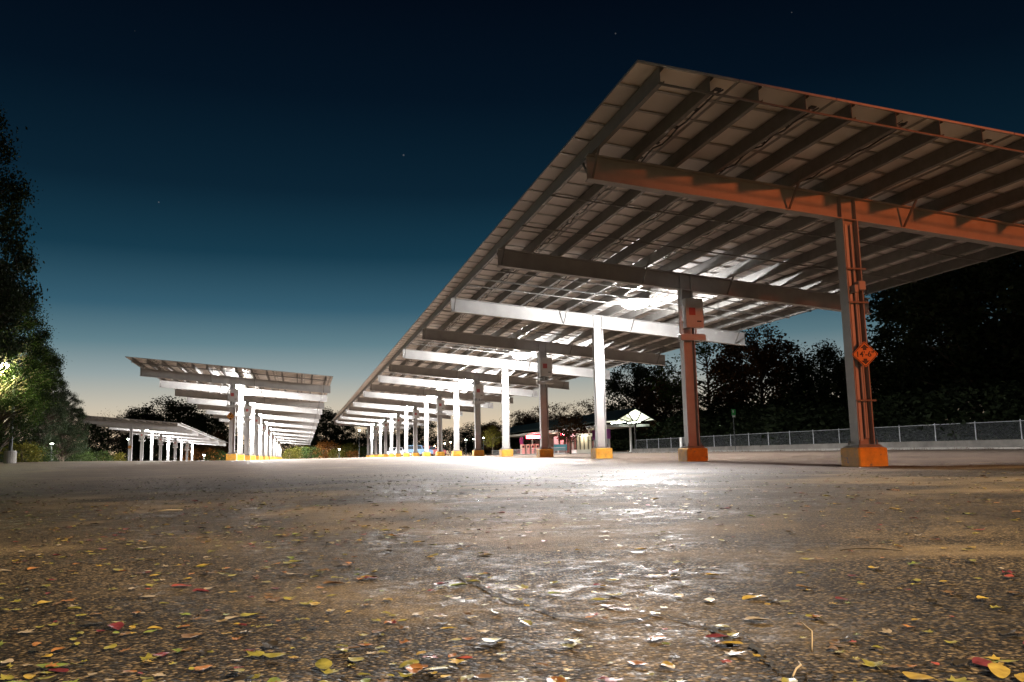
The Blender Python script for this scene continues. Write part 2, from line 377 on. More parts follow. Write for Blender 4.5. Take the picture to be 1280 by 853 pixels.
ORD = ['first','second','third','fourth','fifth','sixth','seventh','eighth','ninth','tenth','eleventh','twelfth','thirteenth','fourteenth','fifteenth','sixteenth','seventeenth','eighteenth']
def canopy(row, x0, y0, z0, slope, n, label, boxpar, conduit_first):
    root = thing('solar_canopy', label, 'solar canopy', (x0,y0,0), TH, 'solar parking canopies in parallel rows')
    def roofz(w, tt, h): return z0 + slope*tt + H + h - w*TAU
    for i in range(n):
        tt = i*D; zb = z0+slope*tt
        wx = Vector((x0,y0))+U*tt
        gz = g(wx.x, wx.y)
        pz = gz+.375 if row == 1 else max(gz+.42, zb+.1)
        if row == 3: pz = gz+.375
        c = MB(); top = zb+H-.004
        def fc(a, cc, e): return (cc, a, (pz+.06 if e == 0 else top))
        c.v = []; I_section(c, .36, .27, .022, .016, lambda a,cc,e: (cc, tt+a, pz+.06 if e == 0 else top - cc*TAU))
        col = c.build('column', M['steel'], root)
        pd = MB(); pd.bevbox(-.33,.33,tt-.31,tt+.31,gz-.15,pz,.025); pd.build('pedestal', M['yellow'], col)
        bp = MB(); bp.box(-.27,.27,tt-.24,tt+.24,pz+.002,pz+.035,1); bp.box(-.25,.25,tt-.21,tt+.21,pz+.035,pz+.058)
        for a in (-.2,.2):
            for b_ in (-.17,.17):
                bp.lathe([(.022,0),(.022,.045),(.012,.045),(.012,.09)],6,(a,tt+b_,pz+.058))
        bp.build('base_plate', [M['galv'],M['grout']], col)
        # beam
        b = MB()
        I_section(b, DB, .23, .02, .013, lambda a,cc,e: ((-BA if e == 0 else BB), tt+a, zb+H+DB/2+cc+(BA*TAU if e == 0 else -BB*TAU)))
        beam = b.build('beam', M['steel'], root)
        for w in (-.17,.17):
            for sgn in (-1,1):
                zc = zb+H-w*TAU; s = MB()
                s.box(w-.007,w+.007,tt+sgn*.008 if sgn>0 else tt-.112,tt+.112 if sgn>0 else tt-.008,zc+.021,zc+DB-.021)
                s.build('stiffener', M['steel'], beam)
        if row != 3:
            for w in (PW[0]+.03, -1.35, 1.35, PW[-1]-.1):
                k = MB(); zc = zb+H-w*TAU
                k.bar((w,tt-.04,zc+.03),(w,tt-.62,zc+DB+.16-slope*.6),.035,.035,(1,0,0))
                k.bar((w,tt+.04,zc+.03),(w,tt+.62,zc+DB+.16+slope*.6),.035,.035,(1,0,0))
                k.build('fly_brace', M['galv'], beam)
    L1 = (n-1)*D - T0
    # purlins: lipped C sections
    for w in PW:
        p = MB(); s2 = -1 if w > 5.5 else 1
        q = [(0,0),(.075,0),(.075,.03),(.068,.03),(.068,.007),(.007,.007),(.007,.253),(.068,.253),(.068,.23),(.075,.23),(.075,.26),(0,.26)]
        q = [(a*s2, b_) for a, b_ in q]
        o = len(p.v); nq = 12
        for tt in (T0, L1):
            for a, b_ in q: p.v.append((w+a, tt, roofz(w+a, tt, DB+.003+b_)))
        for i in range(nq): p.f.append([o+i,o+nq+i,o+nq+(i+1)%nq,o+(i+1)%nq]); p.m.append(0)
        for q4 in ((0,1,4,5),(1,2,3,4),(0,5,6,11),(6,7,10,11),(7,8,9,10)):
            p.f.append([o+i for i in q4]); p.f.append([o+nq+i for i in reversed(q4)]); p.m += [0,0]
        p.build('purlin', M['galv'], root)
    # bridging bars under the purlins
    br = [T0+.03]
    for i in range(n-1): br += [i*D+D/3, i*D+2*D/3]
    br.append(L1-.03)
    for tt in br:
        b = MB(); b.bar((PW[0]-.02,tt,roofz(PW[0]-.02,tt,DB-.014)),(PW[-1]+.02,tt,roofz(PW[-1]+.02,tt,DB-.014)),.03,.03)
        b.build('bridging_bar', M['galv'], root)
    # wiring runs clipped beside some purlins
    for k in (1,3,5,8,11):
        w = PW[k]+.30; rr = random.Random(k*31+row); m_ = MB(); pts = []; tt = T0+.1
        while tt < (L1-.2):
            pts.append((w+rr.uniform(-.02,.02), tt, roofz(w,tt,DB+.16+rr.uniform(-.05,.03)))); tt += .35
        m_.tube(pts, .016, 5)
        m_.tube([(p[0]-.09,p[1],p[2]+.02+.01*math.sin(i)) for i, p in enumerate(pts)], .010, 4)
        m_.build('wire_run', M['plastic'], root)
    # panels
    nt = round((L1-T0)/.83); pt = (L1-T0)/nt; w0 = -5.97; cnt = 0; fld = MB()
    ty = math.atan(TAU); tx = math.atan(slope)
    for j in range(nt):
        tt = T0+pt*(j+.5)
        for i in range(7):
            w = w0+1.75*(i+.5); z = roofz(w,tt,CL)
            if cnt < 98:
                link('solar_panel', PANEL_ME, root, (w,tt,z), (tx, ty, 0))
                cnt += 1
            else:
                vs = [(w+x, tt+y, z+zz - x*TAU + y*slope) for x,y,zz in PANEL.v]
                o = len(fld.v); fld.v += vs; fld.f += [[q+o for q in f] for f in PANEL.f]; fld.m += PANEL.m
    tag(fld.build('solar_panel_field', [M['backsheet'],M['alu'],M['cells'],M['plastic']], root), kind='stuff')
    return root, roofz
LAMP_ROWS = {1:'nearest solar canopy', 2:'middle solar canopy', 3:'farthest low solar canopy'}
ROWS = {1:(7.017,17.2345,0,.0033,18,1), 2:(-18.2752,55.3135,.2604,-.0102,18,0), 3:(-47.6597,106.2013,-.202,-.0158,9,1)}
LAB = {1:'large white steel solar canopy nearest the camera, roofing over the right side of the lot',
       2:'white steel solar canopy farther off, with beams seen end-on and row of white columns',
       3:'low distant solar canopy beside the dark trees, with its columns standing below the crest'}
def make_lamp():
    r = thing('canopy_lamp', 'x', 'lamp')
    b = MB(); b.lathe([(.50,.0),(.50,.04),(.40,.075)],20)
    for x in (-.2,.2): b.box(x-.03,x+.03,-.05,.05,.076,.088)
    b.build('housing', M['lamp_body'], r)
    b = MB(); b.lathe([(.16,-.24),(.32,-.20),(.46,-.10),(.48,-.002)],20); b.build('lens', M['lens'], r, smooth=True)
    return r
def canopy_light(power):
    # wide-throw luminaire: most light leaves 55-75 degrees off straight down, a little leaks sideways and upwards
    l = bpy.data.lights.new('canopy_light','POINT'); l.energy = power; l.color = (1,.968,.945); l.shadow_soft_size = .06
    l.use_nodes = True; t = l.node_tree; N = t.nodes.new; L = t.links.new; em = t.nodes['Emission']
    tc = N('ShaderNodeTexCoord'); sx = N('ShaderNodeSeparateXYZ'); L(tc.outputs['Normal'], sx.inputs[0])
    mr = N('ShaderNodeMapRange'); mr.inputs['From Min'].default_value = -1; mr.inputs['From Max'].default_value = 1; L(sx.outputs['Z'], mr.inputs['Value'])
    fc = N('ShaderNodeFloatCurve'); c = fc.mapping.curves[0]
    pts = [(0,.09),(.10,.09),(.2,.18),(.28,.66),(.34,.90),(.39,.74),(.43,.34),(.47,.15),(.5,.125),(.56,.15),(.64,.19),(.75,.15),(1,.15)]
    c.points[0].location = pts[0]; c.points[1].location = pts[-1]
    for p in pts[1:-1]: c.points.new(*p)
    fc.mapping.update(); L(mr.outputs['Result'], fc.inputs['Value'])
    m = N('ShaderNodeMath'); m.operation = 'MULTIPLY'; m.inputs[1].default_value = 15.; L(fc.outputs[0], m.inputs[0]); L(m.outputs[0], em.inputs['Strength'])
    return l
CANOPY_LIGHT = {1:canopy_light(980), 2:canopy_light(620), 3:canopy_light(420)}
LAMP = None
def make_box(row, i, x0, y0, z0, slope):
    r = thing('electrical_box', f'grey electrical box with red label on the {ORD[i]} column of the {LAMP_ROWS[row]}', 'electrical box',
              (x0+U.x*i*D, y0+U.y*i*D, z0+slope*i*D+H), TH, 'electrical boxes on the canopy columns')
    b = MB(); b.bevbox(-.20,.36,-.40,-.16,-1.16,-.30,.02); b.build('body', M['box'], r)
    b = MB(); b.box(-.19,.35,-.412,-.402,-1.13,-.33)
    dr = b.build('door', M['box'], r)
    b = MB(); b.box(.335,.348,-.425,-.413,-.8,-.66); b.build('handle', M['darkmetal'], dr)
    b = MB(); b.box(-.10,.10,-.4185,-.4135,-.80,-.58); b.build('warning_label', M['redlabel'], r)
    b = MB(); b.box(.14,.28,-.4185,-.4135,-1.0,-.96); b.build('rating_plate', M['darkmetal'], r)
    b = MB(); b.bevbox(-.36,.44,-.34,-.16,-1.52,-1.34,.015); b.build('wireway', M['box'], r)
    b = MB()
    for k, w in enumerate((-.31,-.26)): b.tube([(w,-.24,-1.34),(w,-.24,-.03+.0)],.018,6)
    b.tube([(.0,-.26,-1.34),(.0,-.26,-1.16)],.03,6); b.tube([(.16,-.26,-1.34),(.16,-.26,-1.16)],.03,6)
    b.box(-.34,-.14,-.22,-.145,-.50,-.46); b.box(-.34,-.14,-.22,-.145,-1.0,-.96)
    b.build('conduit', M['post'], r)
    return r
EXTRA = []
for row in (1,2,3):
    x0,y0,z0,sl,n,par = ROWS[row]
    root, roofz = canopy(row, x0,y0,z0,sl,n,LAB[row],par,True)
    for i in range(par, n-1, 2):
        make_box(row, i, x0,y0,z0,sl)
        tt = (i+.5)*D; p = Vector((x0,y0))+U*tt
        z = roofz(0,tt,DB-.055)-.085
        lab = f'lit canopy lamp hanging behind the {ORD[i]} column of the {LAMP_ROWS[row]}'
        if LAMP is None: LAMP = make_lamp(); o = LAMP
        else: o = copy_tree(LAMP)
        tag(o, lab, 'lamp', 'lit lamps under the solar canopies')
        o.location = (p.x,p.y,z); o.rotation_euler = (0,0,TH)
        lo = bpy.data.objects.new('canopy_light', CANOPY_LIGHT[row]); COL.objects.link(lo); lo.parent = o; lo.location = (0,0,-.31)
    # conduit strut that carries the lamps is part of the canopy
    for i in range(par, n-1, 2):
        tt = (i+.5)*D; b = MB()
        b.bar((PW[0],tt+.02,roofz(PW[0],tt,DB-.03)),(PW[-1],tt+.02,roofz(PW[-1],tt,DB-.03)),.041,.041)
        b.build('lamp_strut', M['post'], root)
# fittings on the nearest column: wiring channels, straps, junction box
x0,y0 = X1,Y1
root1 = [o for o in COL.objects if o.name == 'solar_canopy'][0]
c1 = [o for o in root1.children if o.name == 'column'][0]
b = MB()
b.box(-.10,-.035,-.075,-.010,.45,4.9); b.tube([(.045,-.06,.5),(.045,-.06,4.9)],.026,8); b.tube([(.10,-.05,.5),(.10,-.05,3.55)],.018,8)
b.build('conduit', M['post'], c1)
for z in (1.25,3.25,3.95):
    b = MB(); b.bar((-.20,-.155,z),(.26,-.155,z),.03,.035); b.build('strap', M['galv'], c1)
b = MB(); b.bevbox(.0,.16,-.26,-.10,3.50,3.68,.012); b.box(-.09,-.01,-.24,-.10,3.45,3.60,0); b.build('junction_box', M['box'], c1)

# clearance signs
def text_mesh(body, size):
    cu = bpy.data.curves.new('lettering', 'FONT'); cu.body = body; cu.size = size; cu.align_x = 'CENTER'; cu.align_y = 'CENTER'
    cu.extrude = .0015; cu.offset = size*.018
    o = bpy.data.objects.new('tmp_text', cu); COL.objects.link(o)
    dg = bpy.context.evaluated_depsgraph_get(); me = bpy.data.meshes.new_from_object(o.evaluated_get(dg))
    bpy.data.objects.remove(o); bpy.data.curves.remove(cu)
    me.name = 'lettering'; return me
TXT = text_mesh("14'-6\"", .155); TXT.materials.clear(); TXT.materials.append(M['black'])
def diamond(r, c):
    pts = []
    for k in range(4):
        a = math.pi/2*k; d = Vector((math.cos(a),math.sin(a))); e = Vector((-math.sin(a),math.cos(a)))
        base = d*(r-c)
        pts += [tuple(d*(r-c*.4)-e*c*.6), tuple(d*(r-c*.12)), tuple(d*(r-c*.4)+e*c*.6)]
    return pts
def clearance_sign(loc, rz, label):
    r = thing('clearance_sign', label, 'sign', loc, rz, 'orange clearance signs on the canopy columns')
    b = MB(); d = diamond(.262,.035)
    b.prism(d, lambda p:(p[0],0,p[1]), lambda p:(p[0],.004,p[1])); b.build('panel', M['signyellow'], r)
    b = MB(); o_ = diamond(.250,.035); i_ = diamond(.232,.033)
    vs = [(p[0],-.002,p[1]) for p in o_]+[(p[0],-.002,p[1]) for p in i_]
    b.add(vs, [(i,(i+1)%12,12+(i+1)%12,12+i) for i in range(12)]); b.build('border', M['black'], r)
    b = MB()
    for s in (1,-1):
        pl = [(0,.205),(.085,.125),(.035,.125),(.035,.085),(-.035,.085),(-.035,.125),(-.085,.125)]
        vs = [(x,-.0025,y*s) for x,y in pl]
        b.add(vs, [(0,1,2,5,6),(2,3,4,5)] if s>0 else [(6,5,2,1,0),(5,4,3,2)])
    b.build('arrow', M['black'], r)
    link('lettering', TXT, r, (0,-.002,0), (math.pi/2,0,0))
    b = MB(); b.bar((0,.006,.12),(0,.09,.12),.04,.03); b.bar((0,.006,-.12),(0,.09,-.12),.04,.03); b.build('bracket', M['galv'], r)
    return r
q = xy(-.255, .015); clearance_sign((q.x,q.y,2.17), TH-.28, 'orange diamond sign reading 14-6 with arrows, on the nearest canopy column')
x0,y0,z0,sl,n,par = ROWS[2]; q = Vector((x0,y0))-U*.25-V*.10; clearance_sign((q.x,q.y,z0+2.92), TH-.25, 'orange clearance sign on the first column of the middle solar canopy')
x0,y0,z0,sl,n,par = ROWS[3]; q = Vector((x0,y0))-U*.25-V*.05; clearance_sign((q.x,q.y,z0+2.5), TH-.25, 'small orange clearance sign on the first column of the farthest low canopy')

# ------------------------------------------------------------------ wall, fence, kerb on the right
FW = 30.9                                     # their line, metres across from the first row of columns
def fence_xy(t_, dw=0): return xy(t_, FW+dw)
def strip(name, w0, w1, ta, tb, hz, mats, step=4., z0=-.2, jitter=0):
    b = MB(); n_ = int((tb-ta)/step); prev = None
    for i in range(n_+1):
        tt = ta+(tb-ta)*i/n_; p = fence_xy(tt,w0); q = fence_xy(tt,w1); zz = g(p.x,p.y)
        ring = [(p.x,p.y,zz+z0),(q.x,q.y,zz+z0),(q.x,q.y,zz+hz),(p.x,p.y,zz+hz)]
        b.v += ring
        if i:
            o = 4*i
            for k in range(4): b.f.append([o-4+k,o-4+(k+1)%4,o+(k+1)%4,o+k]); b.m.append(0)
    b.f += [[0,3,2,1],[4*n_,4*n_+1,4*n_+2,4*n_+3]]; b.m += [0,0]
    return b.build(name, mats)
tag(strip('kerb', -3.2, -2.95, -12, 160, .13, M['concrete']), kind='structure')
tag(strip('sidewalk', -2.95, -.13, -12, 160, .125, M['concrete']), kind='structure')
tag(strip('verge', .14, 60, -30, 180, .30, M['soil'], 6), kind='structure')
M['old_concrete'] = mat('stained_concrete', (.14,.13,.115), .9, 0, .4, .8, .6, 50)
wall = strip('retaining_wall', -.12, .12, -12, 89.5, .55, M['old_concrete'])
tag(wall, 'long low pale concrete wall under the chain-link fence', 'wall')
fence = thing('chain_link_fence', 'long grey chain-link fence standing on the low concrete wall', 'fence', (0,0,0))
T_POST = [27.37+3.58*k for k in range(-9,18)]
FH = 1.10
for tt in T_POST:
    p = fence_xy(tt); zz = g(p.x,p.y)+.552
    b = MB(); b.tube([(p.x,p.y,zz),(p.x,p.y,zz+FH+.06)],.035,8); b.lathe([(.04,0),(.04,.02),(.01,.05)],8,(p.x,p.y,zz+FH+.06))
    b.build('post', M['post'], fence)
b = MB(); pts = [(fence_xy(tt).x,fence_xy(tt).y,g(*fence_xy(tt))+.552+FH) for tt in T_POST]; b.tube(pts,.022,6); b.build('top_rail', M['post'], fence)
b = MB(); ta, tb = T_POST[0], T_POST[-1]; k = 0; pitch_ = .11
def fz(tt): p = fence_xy(tt); return (p.x,p.y,g(p.x,p.y)+.57)
tt = ta-FH
while tt < tb:
    for s in (0,1):
        a0 = tt if s == 0 else tt+FH; a1 = tt+FH if s == 0 else tt
        h0, h1 = 0., FH-.03
        def cl(x): return max(ta,min(tb,x))
        c0, c1_ = cl(a0), cl(a1)
        if c0 != a0: h0 = abs(c0-a0)
        if c1_ != a1: h1 = FH-.03-abs(c1_-a1)
        if h1 > h0+.05:
            p, q = fz(c0), fz(c1_); wv_ = .0055
            dx, dy = U.x*wv_, U.y*wv_
            b.add([(p[0]-dx,p[1]-dy,p[2]+h0),(p[0]+dx,p[1]+dy,p[2]+h0),(q[0]+dx,q[1]+dy,q[2]+h1),(q[0]-dx,q[1]-dy,q[2]+h1)],[(0,1,2,3)])
    tt += pitch_
b.build('mesh_fabric', M['chain'], fence)
# weeds along the kerb
b = MB()
for i in range(2600):
    tt = R.uniform(5,90); c_ = .5+.5*math.sin(tt*1.7)*math.sin(tt*.53+1)
    if R.random() > c_: continue
    p = fence_xy(tt, -3.3+R.gauss(0,.08)); z = g(p.x,p.y); hh = R.uniform(.05,.22)
    a = R.uniform(0,6.28); dx, dy = math.cos(a)*.012, math.sin(a)*.012; lx, ly = R.gauss(0,.08), R.gauss(0,.08)
    b.add([(p.x-dx,p.y-dy,z-.01),(p.x+dx,p.y+dy,z-.01),(p.x+lx,p.y+ly,z+hh)],[(0,1,2)])
tag(b.build('weeds', M['fol_autumn']), 'dry brown weeds growing along the kerb below the wall', 'weeds', kind='stuff')
# utility cabinet, green sign
p = gp(854.5, 93); r = thing('utility_cabinet', 'pale grey upright utility cabinet beside the fence end', 'cabinet', p, TH)
b = MB(); b.bevbox(-.30,.30,-.25,.25,.12,1.62,.02); b.box(-.34,.34,-.29,.29,0,.12); b.build('body', M['white'], r)
b = MB(); b.box(-.26,.26,-.263,-.253,.2,1.55); d_ = b.build('door', M['box'], r)
b = MB(); b.box(.18,.21,-.285,-.264,.8,1.0); b.build('handle', M['darkmetal'], d_)
p = gp(919.5, 80); r = thing('parking_sign', 'small green and white sign on a thin dark pole before the fence', 'sign', p, TH)
b = MB(); b.tube([(0,0,0),(0,0,3.9)],.04,8); b.build('pole', M['darkmetal'], r)
b = MB(); b.bevbox(-.20,.20,-.06,-.045,3.35,3.95,.005); pn = b.build('panel', M['signgreen'], r)
b = MB(); b.box(-.15,.15,-.066,-.062,3.2,3.4); b.box(-.11,.02,-.066,-.062,3.62,3.86); b.build('white_patch', M['white'], pn)

# ------------------------------------------------------------------ trees
def tree_meshes(seed, hgt, rx, z0, nclump, nleaf, leaf, trunk_r, sig=.2, taper=0., flat=1.):
    rr = random.Random(seed); tr = MB(); cr_ = MB()
    rz = (hgt-z0)/2; zc = z0+rz
    lean = (rr.uniform(-.3,.3), rr.uniform(-.3,.3))
    tp = [(lean[0]*(k/6)**2, lean[1]*(k/6)**2, hgt*.8*k/6) for k in range(7)]
    tr.tube(tp, [trunk_r*(1.25 if k == 0 else 1)*(1-.13*k) for k in range(7)], 8)
    cl = []
    while len(cl) < nclump:
        x, y, z = rr.uniform(-1,1), rr.uniform(-1,1), rr.uniform(-1,1)
        d = x*x+y*y+z*z
        if d > 1 or d < .12: continue
        if d < .45 and rr.random() < .55: continue
        s_ = 1-taper*(z+1)/2
        cl.append((x*rx*s_, y*rx*s_, zc+z*rz*.95, rr.uniform(.65,1.25)))
    for c in cl:
        h0 = max(.3, min(hgt*.75, c[2]-rr.uniform(.25,.7)*math.hypot(c[0],c[1])))
        f = h0/(hgt*.8); a = Vector((lean[0]*f*f, lean[1]*f*f, h0)); e = Vector(c[:3])
        m1 = a.lerp(e,.5)+Vector((rr.uniform(-.2,.2),rr.uniform(-.2,.2),rr.uniform(-.05,.35)))*rx*.25
        tr.tube([a,m1,e],[trunk_r*.28,trunk_r*.16,trunk_r*.05],5,cap=False)
    per = nleaf//nclump
    for c in cl:
        s_ = sig*rx*c[3]
        # twigs poking out
        for _ in range(4):
            d = Vector((rr.gauss(0,1),rr.gauss(0,1),rr.gauss(.3,1))).normalized()*s_*rr.uniform(1.2,2.2)
            tr.tube([c[:3], Vector(c[:3])+d], [trunk_r*.05,trunk_r*.015], 3, cap=False)
        for _ in range(per):
            p = Vector((c[0]+rr.gauss(0,s_), c[1]+rr.gauss(0,s_), c[2]+rr.gauss(0,s_*.75*flat)))
            if p.z < .15: continue
            a = Vector((rr.gauss(0,1),rr.gauss(0,1),rr.gauss(0,.6))).normalized(); b_ = a.cross(Vector((rr.gauss(0,1),rr.gauss(0,1),rr.gauss(0,1)))).normalized()
            l = leaf*rr.uniform(.6,1.35); w = l*rr.uniform(.45,.7)
            cr_.add([p-a*l*.5, p-a*l*.05+b_*w*.5, p+a*l*.5, p-a*l*.05-b_*w*.5],[(0,1,2,3)])
    return tr, cr_
TPL = {}
def template(key, fol, **kw):
    tr, c = tree_meshes(**kw); TPL[key] = (tr.mesh('trunk', M['bark'], True), c.mesh('crown', M[fol]), c)
template('broad', 'fol_dark', seed=1, hgt=12, rx=5.2, z0=2.2, nclump=95, nleaf=16000, leaf=.32, trunk_r=.28, sig=.115)
template('round', 'fol_autumn', seed=2, hgt=10, rx=4.6, z0=1.4, nclump=80, nleaf=14000, leaf=.28, trunk_r=.24, sig=.12)
template('tall', 'fol_dark', seed=3, hgt=15, rx=4.4, z0=2.5, nclump=95, nleaf=16000, leaf=.32, trunk_r=.30, sig=.135, taper=.35)
template('airy', 'fol_autumn', seed=4, hgt=11, rx=4.4, z0=3, nclump=60, nleaf=4200, leaf=.30, trunk_r=.22, sig=.13)
template('near', 'fol_green', seed=5, hgt=11, rx=4.6, z0=.5, nclump=280, nleaf=95000, leaf=.115, trunk_r=.26, sig=.062, taper=.3)
template('bare', 'fol_autumn', seed=6, hgt=9, rx=3.2, z0=3, nclump=70, nleaf=500, leaf=.18, trunk_r=.16, sig=.16)
template('bush', 'fol_olive', seed=8, hgt=2.4, rx=1.5, z0=.2, nclump=26, nleaf=2400, leaf=.17, trunk_r=.06, sig=.2)
template('small', 'fol_olive', seed=9, hgt=4.6, rx=1.5, z0=1.5, nclump=30, nleaf=2200, leaf=.20, trunk_r=.07, sig=.2, taper=.3)
template('cone', 'fol_dark', seed=10, hgt=14, rx=3.2, z0=.6, nclump=80, nleaf=11000, leaf=.40, trunk_r=.25, sig=.2, taper=.8)
SW = {}
def plant(key, name, label, cat, px, depth, top=None, scale=None, rz=0, group=None, fol=None, wide=1., sink=0):
    p = gp(px, depth)
    tme, cme, cb = TPL[key]
    hgt = max(v[2] for v in cb.v)
    if top is not None:
        z = at(px, top, depth).z; scale = (z-p.z+sink)/hgt
    r = thing(name, label, cat, (p.x,p.y,p.z-sink-.05), rz, group); r.scale = (scale*wide,scale*wide,scale)
    link('trunk', tme, r)
    if fol:
        k = (key,fol)
        if k not in SW:
            SW[k] = cme.copy(); SW[k].materials.clear(); SW[k].materials.append(M[fol])
        cme = SW[k]
    link('crown', cme, r)
    return r
GR = 'trees behind the fence'
# left side
plant('near','leafy_tree','tallest dark tree on the left, cut by the left frame edge','tree',-112,24,top=70,rz=.4,wide=.62,group='trees along the left edge',fol='fol_dark')
plant('near','leafy_tree','broad tree at the left with a street lamp lighting its green leaves','tree',-6,36,top=345,rz=2.1,wide=.80,group='trees along the left edge',fol='fol_dark2')
plant('near','leafy_tree','dark tree sloping down towards the distant low canopy, right of the lamp-lit tree','tree',47,52,top=428,rz=4.0,wide=.62,group='trees along the left edge',fol='fol_dark')
plant('near','leafy_tree','lower dark tree touching the left end of the distant low canopy','tree',78,66,top=486,rz=5.0,wide=.85,group='trees along the left edge',fol='fol_dark')
# behind the far canopies
GB = 'trees on the skyline behind the far canopies'
plant('bare','bare_tree','thin bare twiggy tree above the roof of the distant low canopy','tree',134,190,top=508,rz=.3,group=GB)
plant('broad','broad_tree','dark round-crowned tree left of the twiggy bare tree','tree',108,185,top=519,rz=.9,group=GB)
plant('broad','broad_tree','dark tree between the bare tree and the tallest skyline crown','tree',172,205,top=507,rz=2.2,group=GB)
plant('broad','broad_tree','tallest dark spreading crown on the skyline left of the middle canopy','tree',212,205,top=493,rz=1.0,wide=1.25,group=GB)
plant('broad','broad_tree','dark lower tree standing just behind the orange clearance sign of the middle canopy','tree',262,205,top=511,rz=3.0,group=GB,wide=1.1)
plant('round','broad_tree','rusty brown tree low behind the right tip of the distant canopy','tree',268,198,top=534,rz=1.4,group=GB,fol='fol_autumn')
plant('tall','tall_tree','dark tree filling the gap between the middle and the nearest canopy','tree',408,205,top=508,rz=.6,group=GB,wide=1.1)
plant('cone','conifer_tree','dark conifer at the far right ends of the middle canopy beams','tree',389,215,top=516,rz=.6,group=GB)
plant('tall','tall_tree','dark tree just under the far corner of the nearest canopy','tree',428,210,top=512,rz=2.6,group=GB)
# behind the station
GS = 'trees behind the station shelter'
plant('airy','airy_tree','thin-leaved brown tree over the left part of the station shelter','tree',650,190,top=508,rz=.5,group=GS)
plant('airy','airy_tree','thin brown tree behind the station, nearest left of the third canopy column','tree',700,185,top=498,rz=1.9,group=GS)
plant('airy','airy_tree','wispy tree against the peach sky right of the red lamp','tree',676,195,top=503,rz=3.3,group=GS)
plant('airy','airy_tree','wispy tree seen between the third canopy column and the lit gable','tree',742,185,top=492,rz=4.1,group=GS)
plant('round','broad_tree','brownish tree behind the red lamp of the station','tree',615,180,top=524,rz=1.1,group=GS)
# right side
plant('broad','broad_tree','dark green tree directly above the lit gable of the station','tree',800,140,top=444,rz=.7,group=GR,wide=.9)
plant('round','broad_tree','rusty autumn tree between the lit gable and the second canopy column','tree',836,122,top=462,rz=1.8,group=GR,wide=.95)
plant('airy','airy_tree','loose tree with sky gaps just right of the second canopy column','tree',890,112,top=412,rz=.2,group=GR,fol='fol_green',wide=1.1)
plant('broad','broad_tree','large dark tree with ragged crown left of the open sky gap','tree',956,104,top=402,rz=2.8,group=GR,fol='fol_autumn',wide=.95)
plant('broad','broad_tree','dark low tree under the open sky gap, behind the green sign','tree',1030,100,top=424,rz=4.4,group=GR,wide=.95)
plant('round','broad_tree','dark tree standing behind the nearest canopy column','tree',1078,88,top=430,rz=.1,group=GR,fol='fol_dark')
plant('tall','tall_tree','tall dark tree rising right of the nearest column, with ragged left edge','tree',1160,72,top=322,rz=1.2,group=GR,wide=1.0)
plant('broad','broad_tree','tall black tree behind the fence under the right eave of the nearest canopy','tree',1225,64,top=270,rz=2.0,group=GR,wide=.85)
plant('tall','tall_tree','tallest dark tree, cut by the right frame edge','tree',1300,60,top=220,rz=3.0,group=GR,wide=1.1)
plant('broad','broad_tree','dark lower tree beside the fence, in front of the tallest one','tree',1262,70,top=380,rz=.9,group=GR,wide=.9)
plant('round','broad_tree','low reddish tree behind the fence right of the nearest column','tree',1130,82,top=430,rz=5.2,group=GR)
# far wood as one mass
b = MB(); rr = random.Random(5)
for k in range(46):
    px = -60+k*31+rr.uniform(-9,9); dep = rr.uniform(215,250)
    if 370 < px < 440: continue
    p = gp(px, dep); src = TPL[rr.choice(['broad','round','tall'])][2]; s = rr.uniform(.75,1.0); a = rr.uniform(0,6.28); ca, sa = math.cos(a)*s*1.3, math.sin(a)*s*1.3
    zs = s*(.80 if px < 420 else 1.0)
    o = len(b.v); keep = rr.random
    for f in src.f:
        if keep() < .6:
            o = len(b.v)
            for i in f:
                x,y,z = src.v[i]; b.v.append((p.x+x*ca-y*sa, p.y+x*sa+y*ca, p.z+z*zs*.9-1.2*zs))
            b.f.append([o,o+1,o+2,o+3]); b.m.append(0)
tag(b.build('far_woods', M['fol_dark']), 'dark distant belt of woods behind the lot and the station', 'woods', kind='stuff')
# undergrowth filling the space under the crowns
b = MB(); rr = random.Random(11); src = TPL['bush'][2]
def under(tt, w, s):
    p = xy(tt,w); z0 = g(p.x,p.y); a = rr.uniform(0,6.28); ca, sa = math.cos(a)*s*1.3, math.sin(a)*s*1.3
    for f in src.f:
        if rr.random() < .42:
            o = len(b.v)
            for i in f:
                x,y,z = src.v[i]; b.v.append((p.x+x*ca-y*sa, p.y+x*sa+y*ca, z0+.2+(z-.2)*s))
            b.f.append([o,o+1,o+2,o+3]); b.m.append(0)
for k in range(190): under(-5+k*1.05+rr.uniform(-1,1), rr.uniform(35,43), rr.uniform(1.3,2.7))
for k in range(60): under(rr.uniform(188,225), rr.uniform(-85,36), rr.uniform(1.5,2.6))
for k in range(40): under(rr.uniform(40,120), rr.uniform(-52,-40), rr.uniform(1.2,2.2))
tag(b.build('undergrowth', M['fol_dark']), 'dark undergrowth below the trees round the lot', 'undergrowth', kind='stuff')
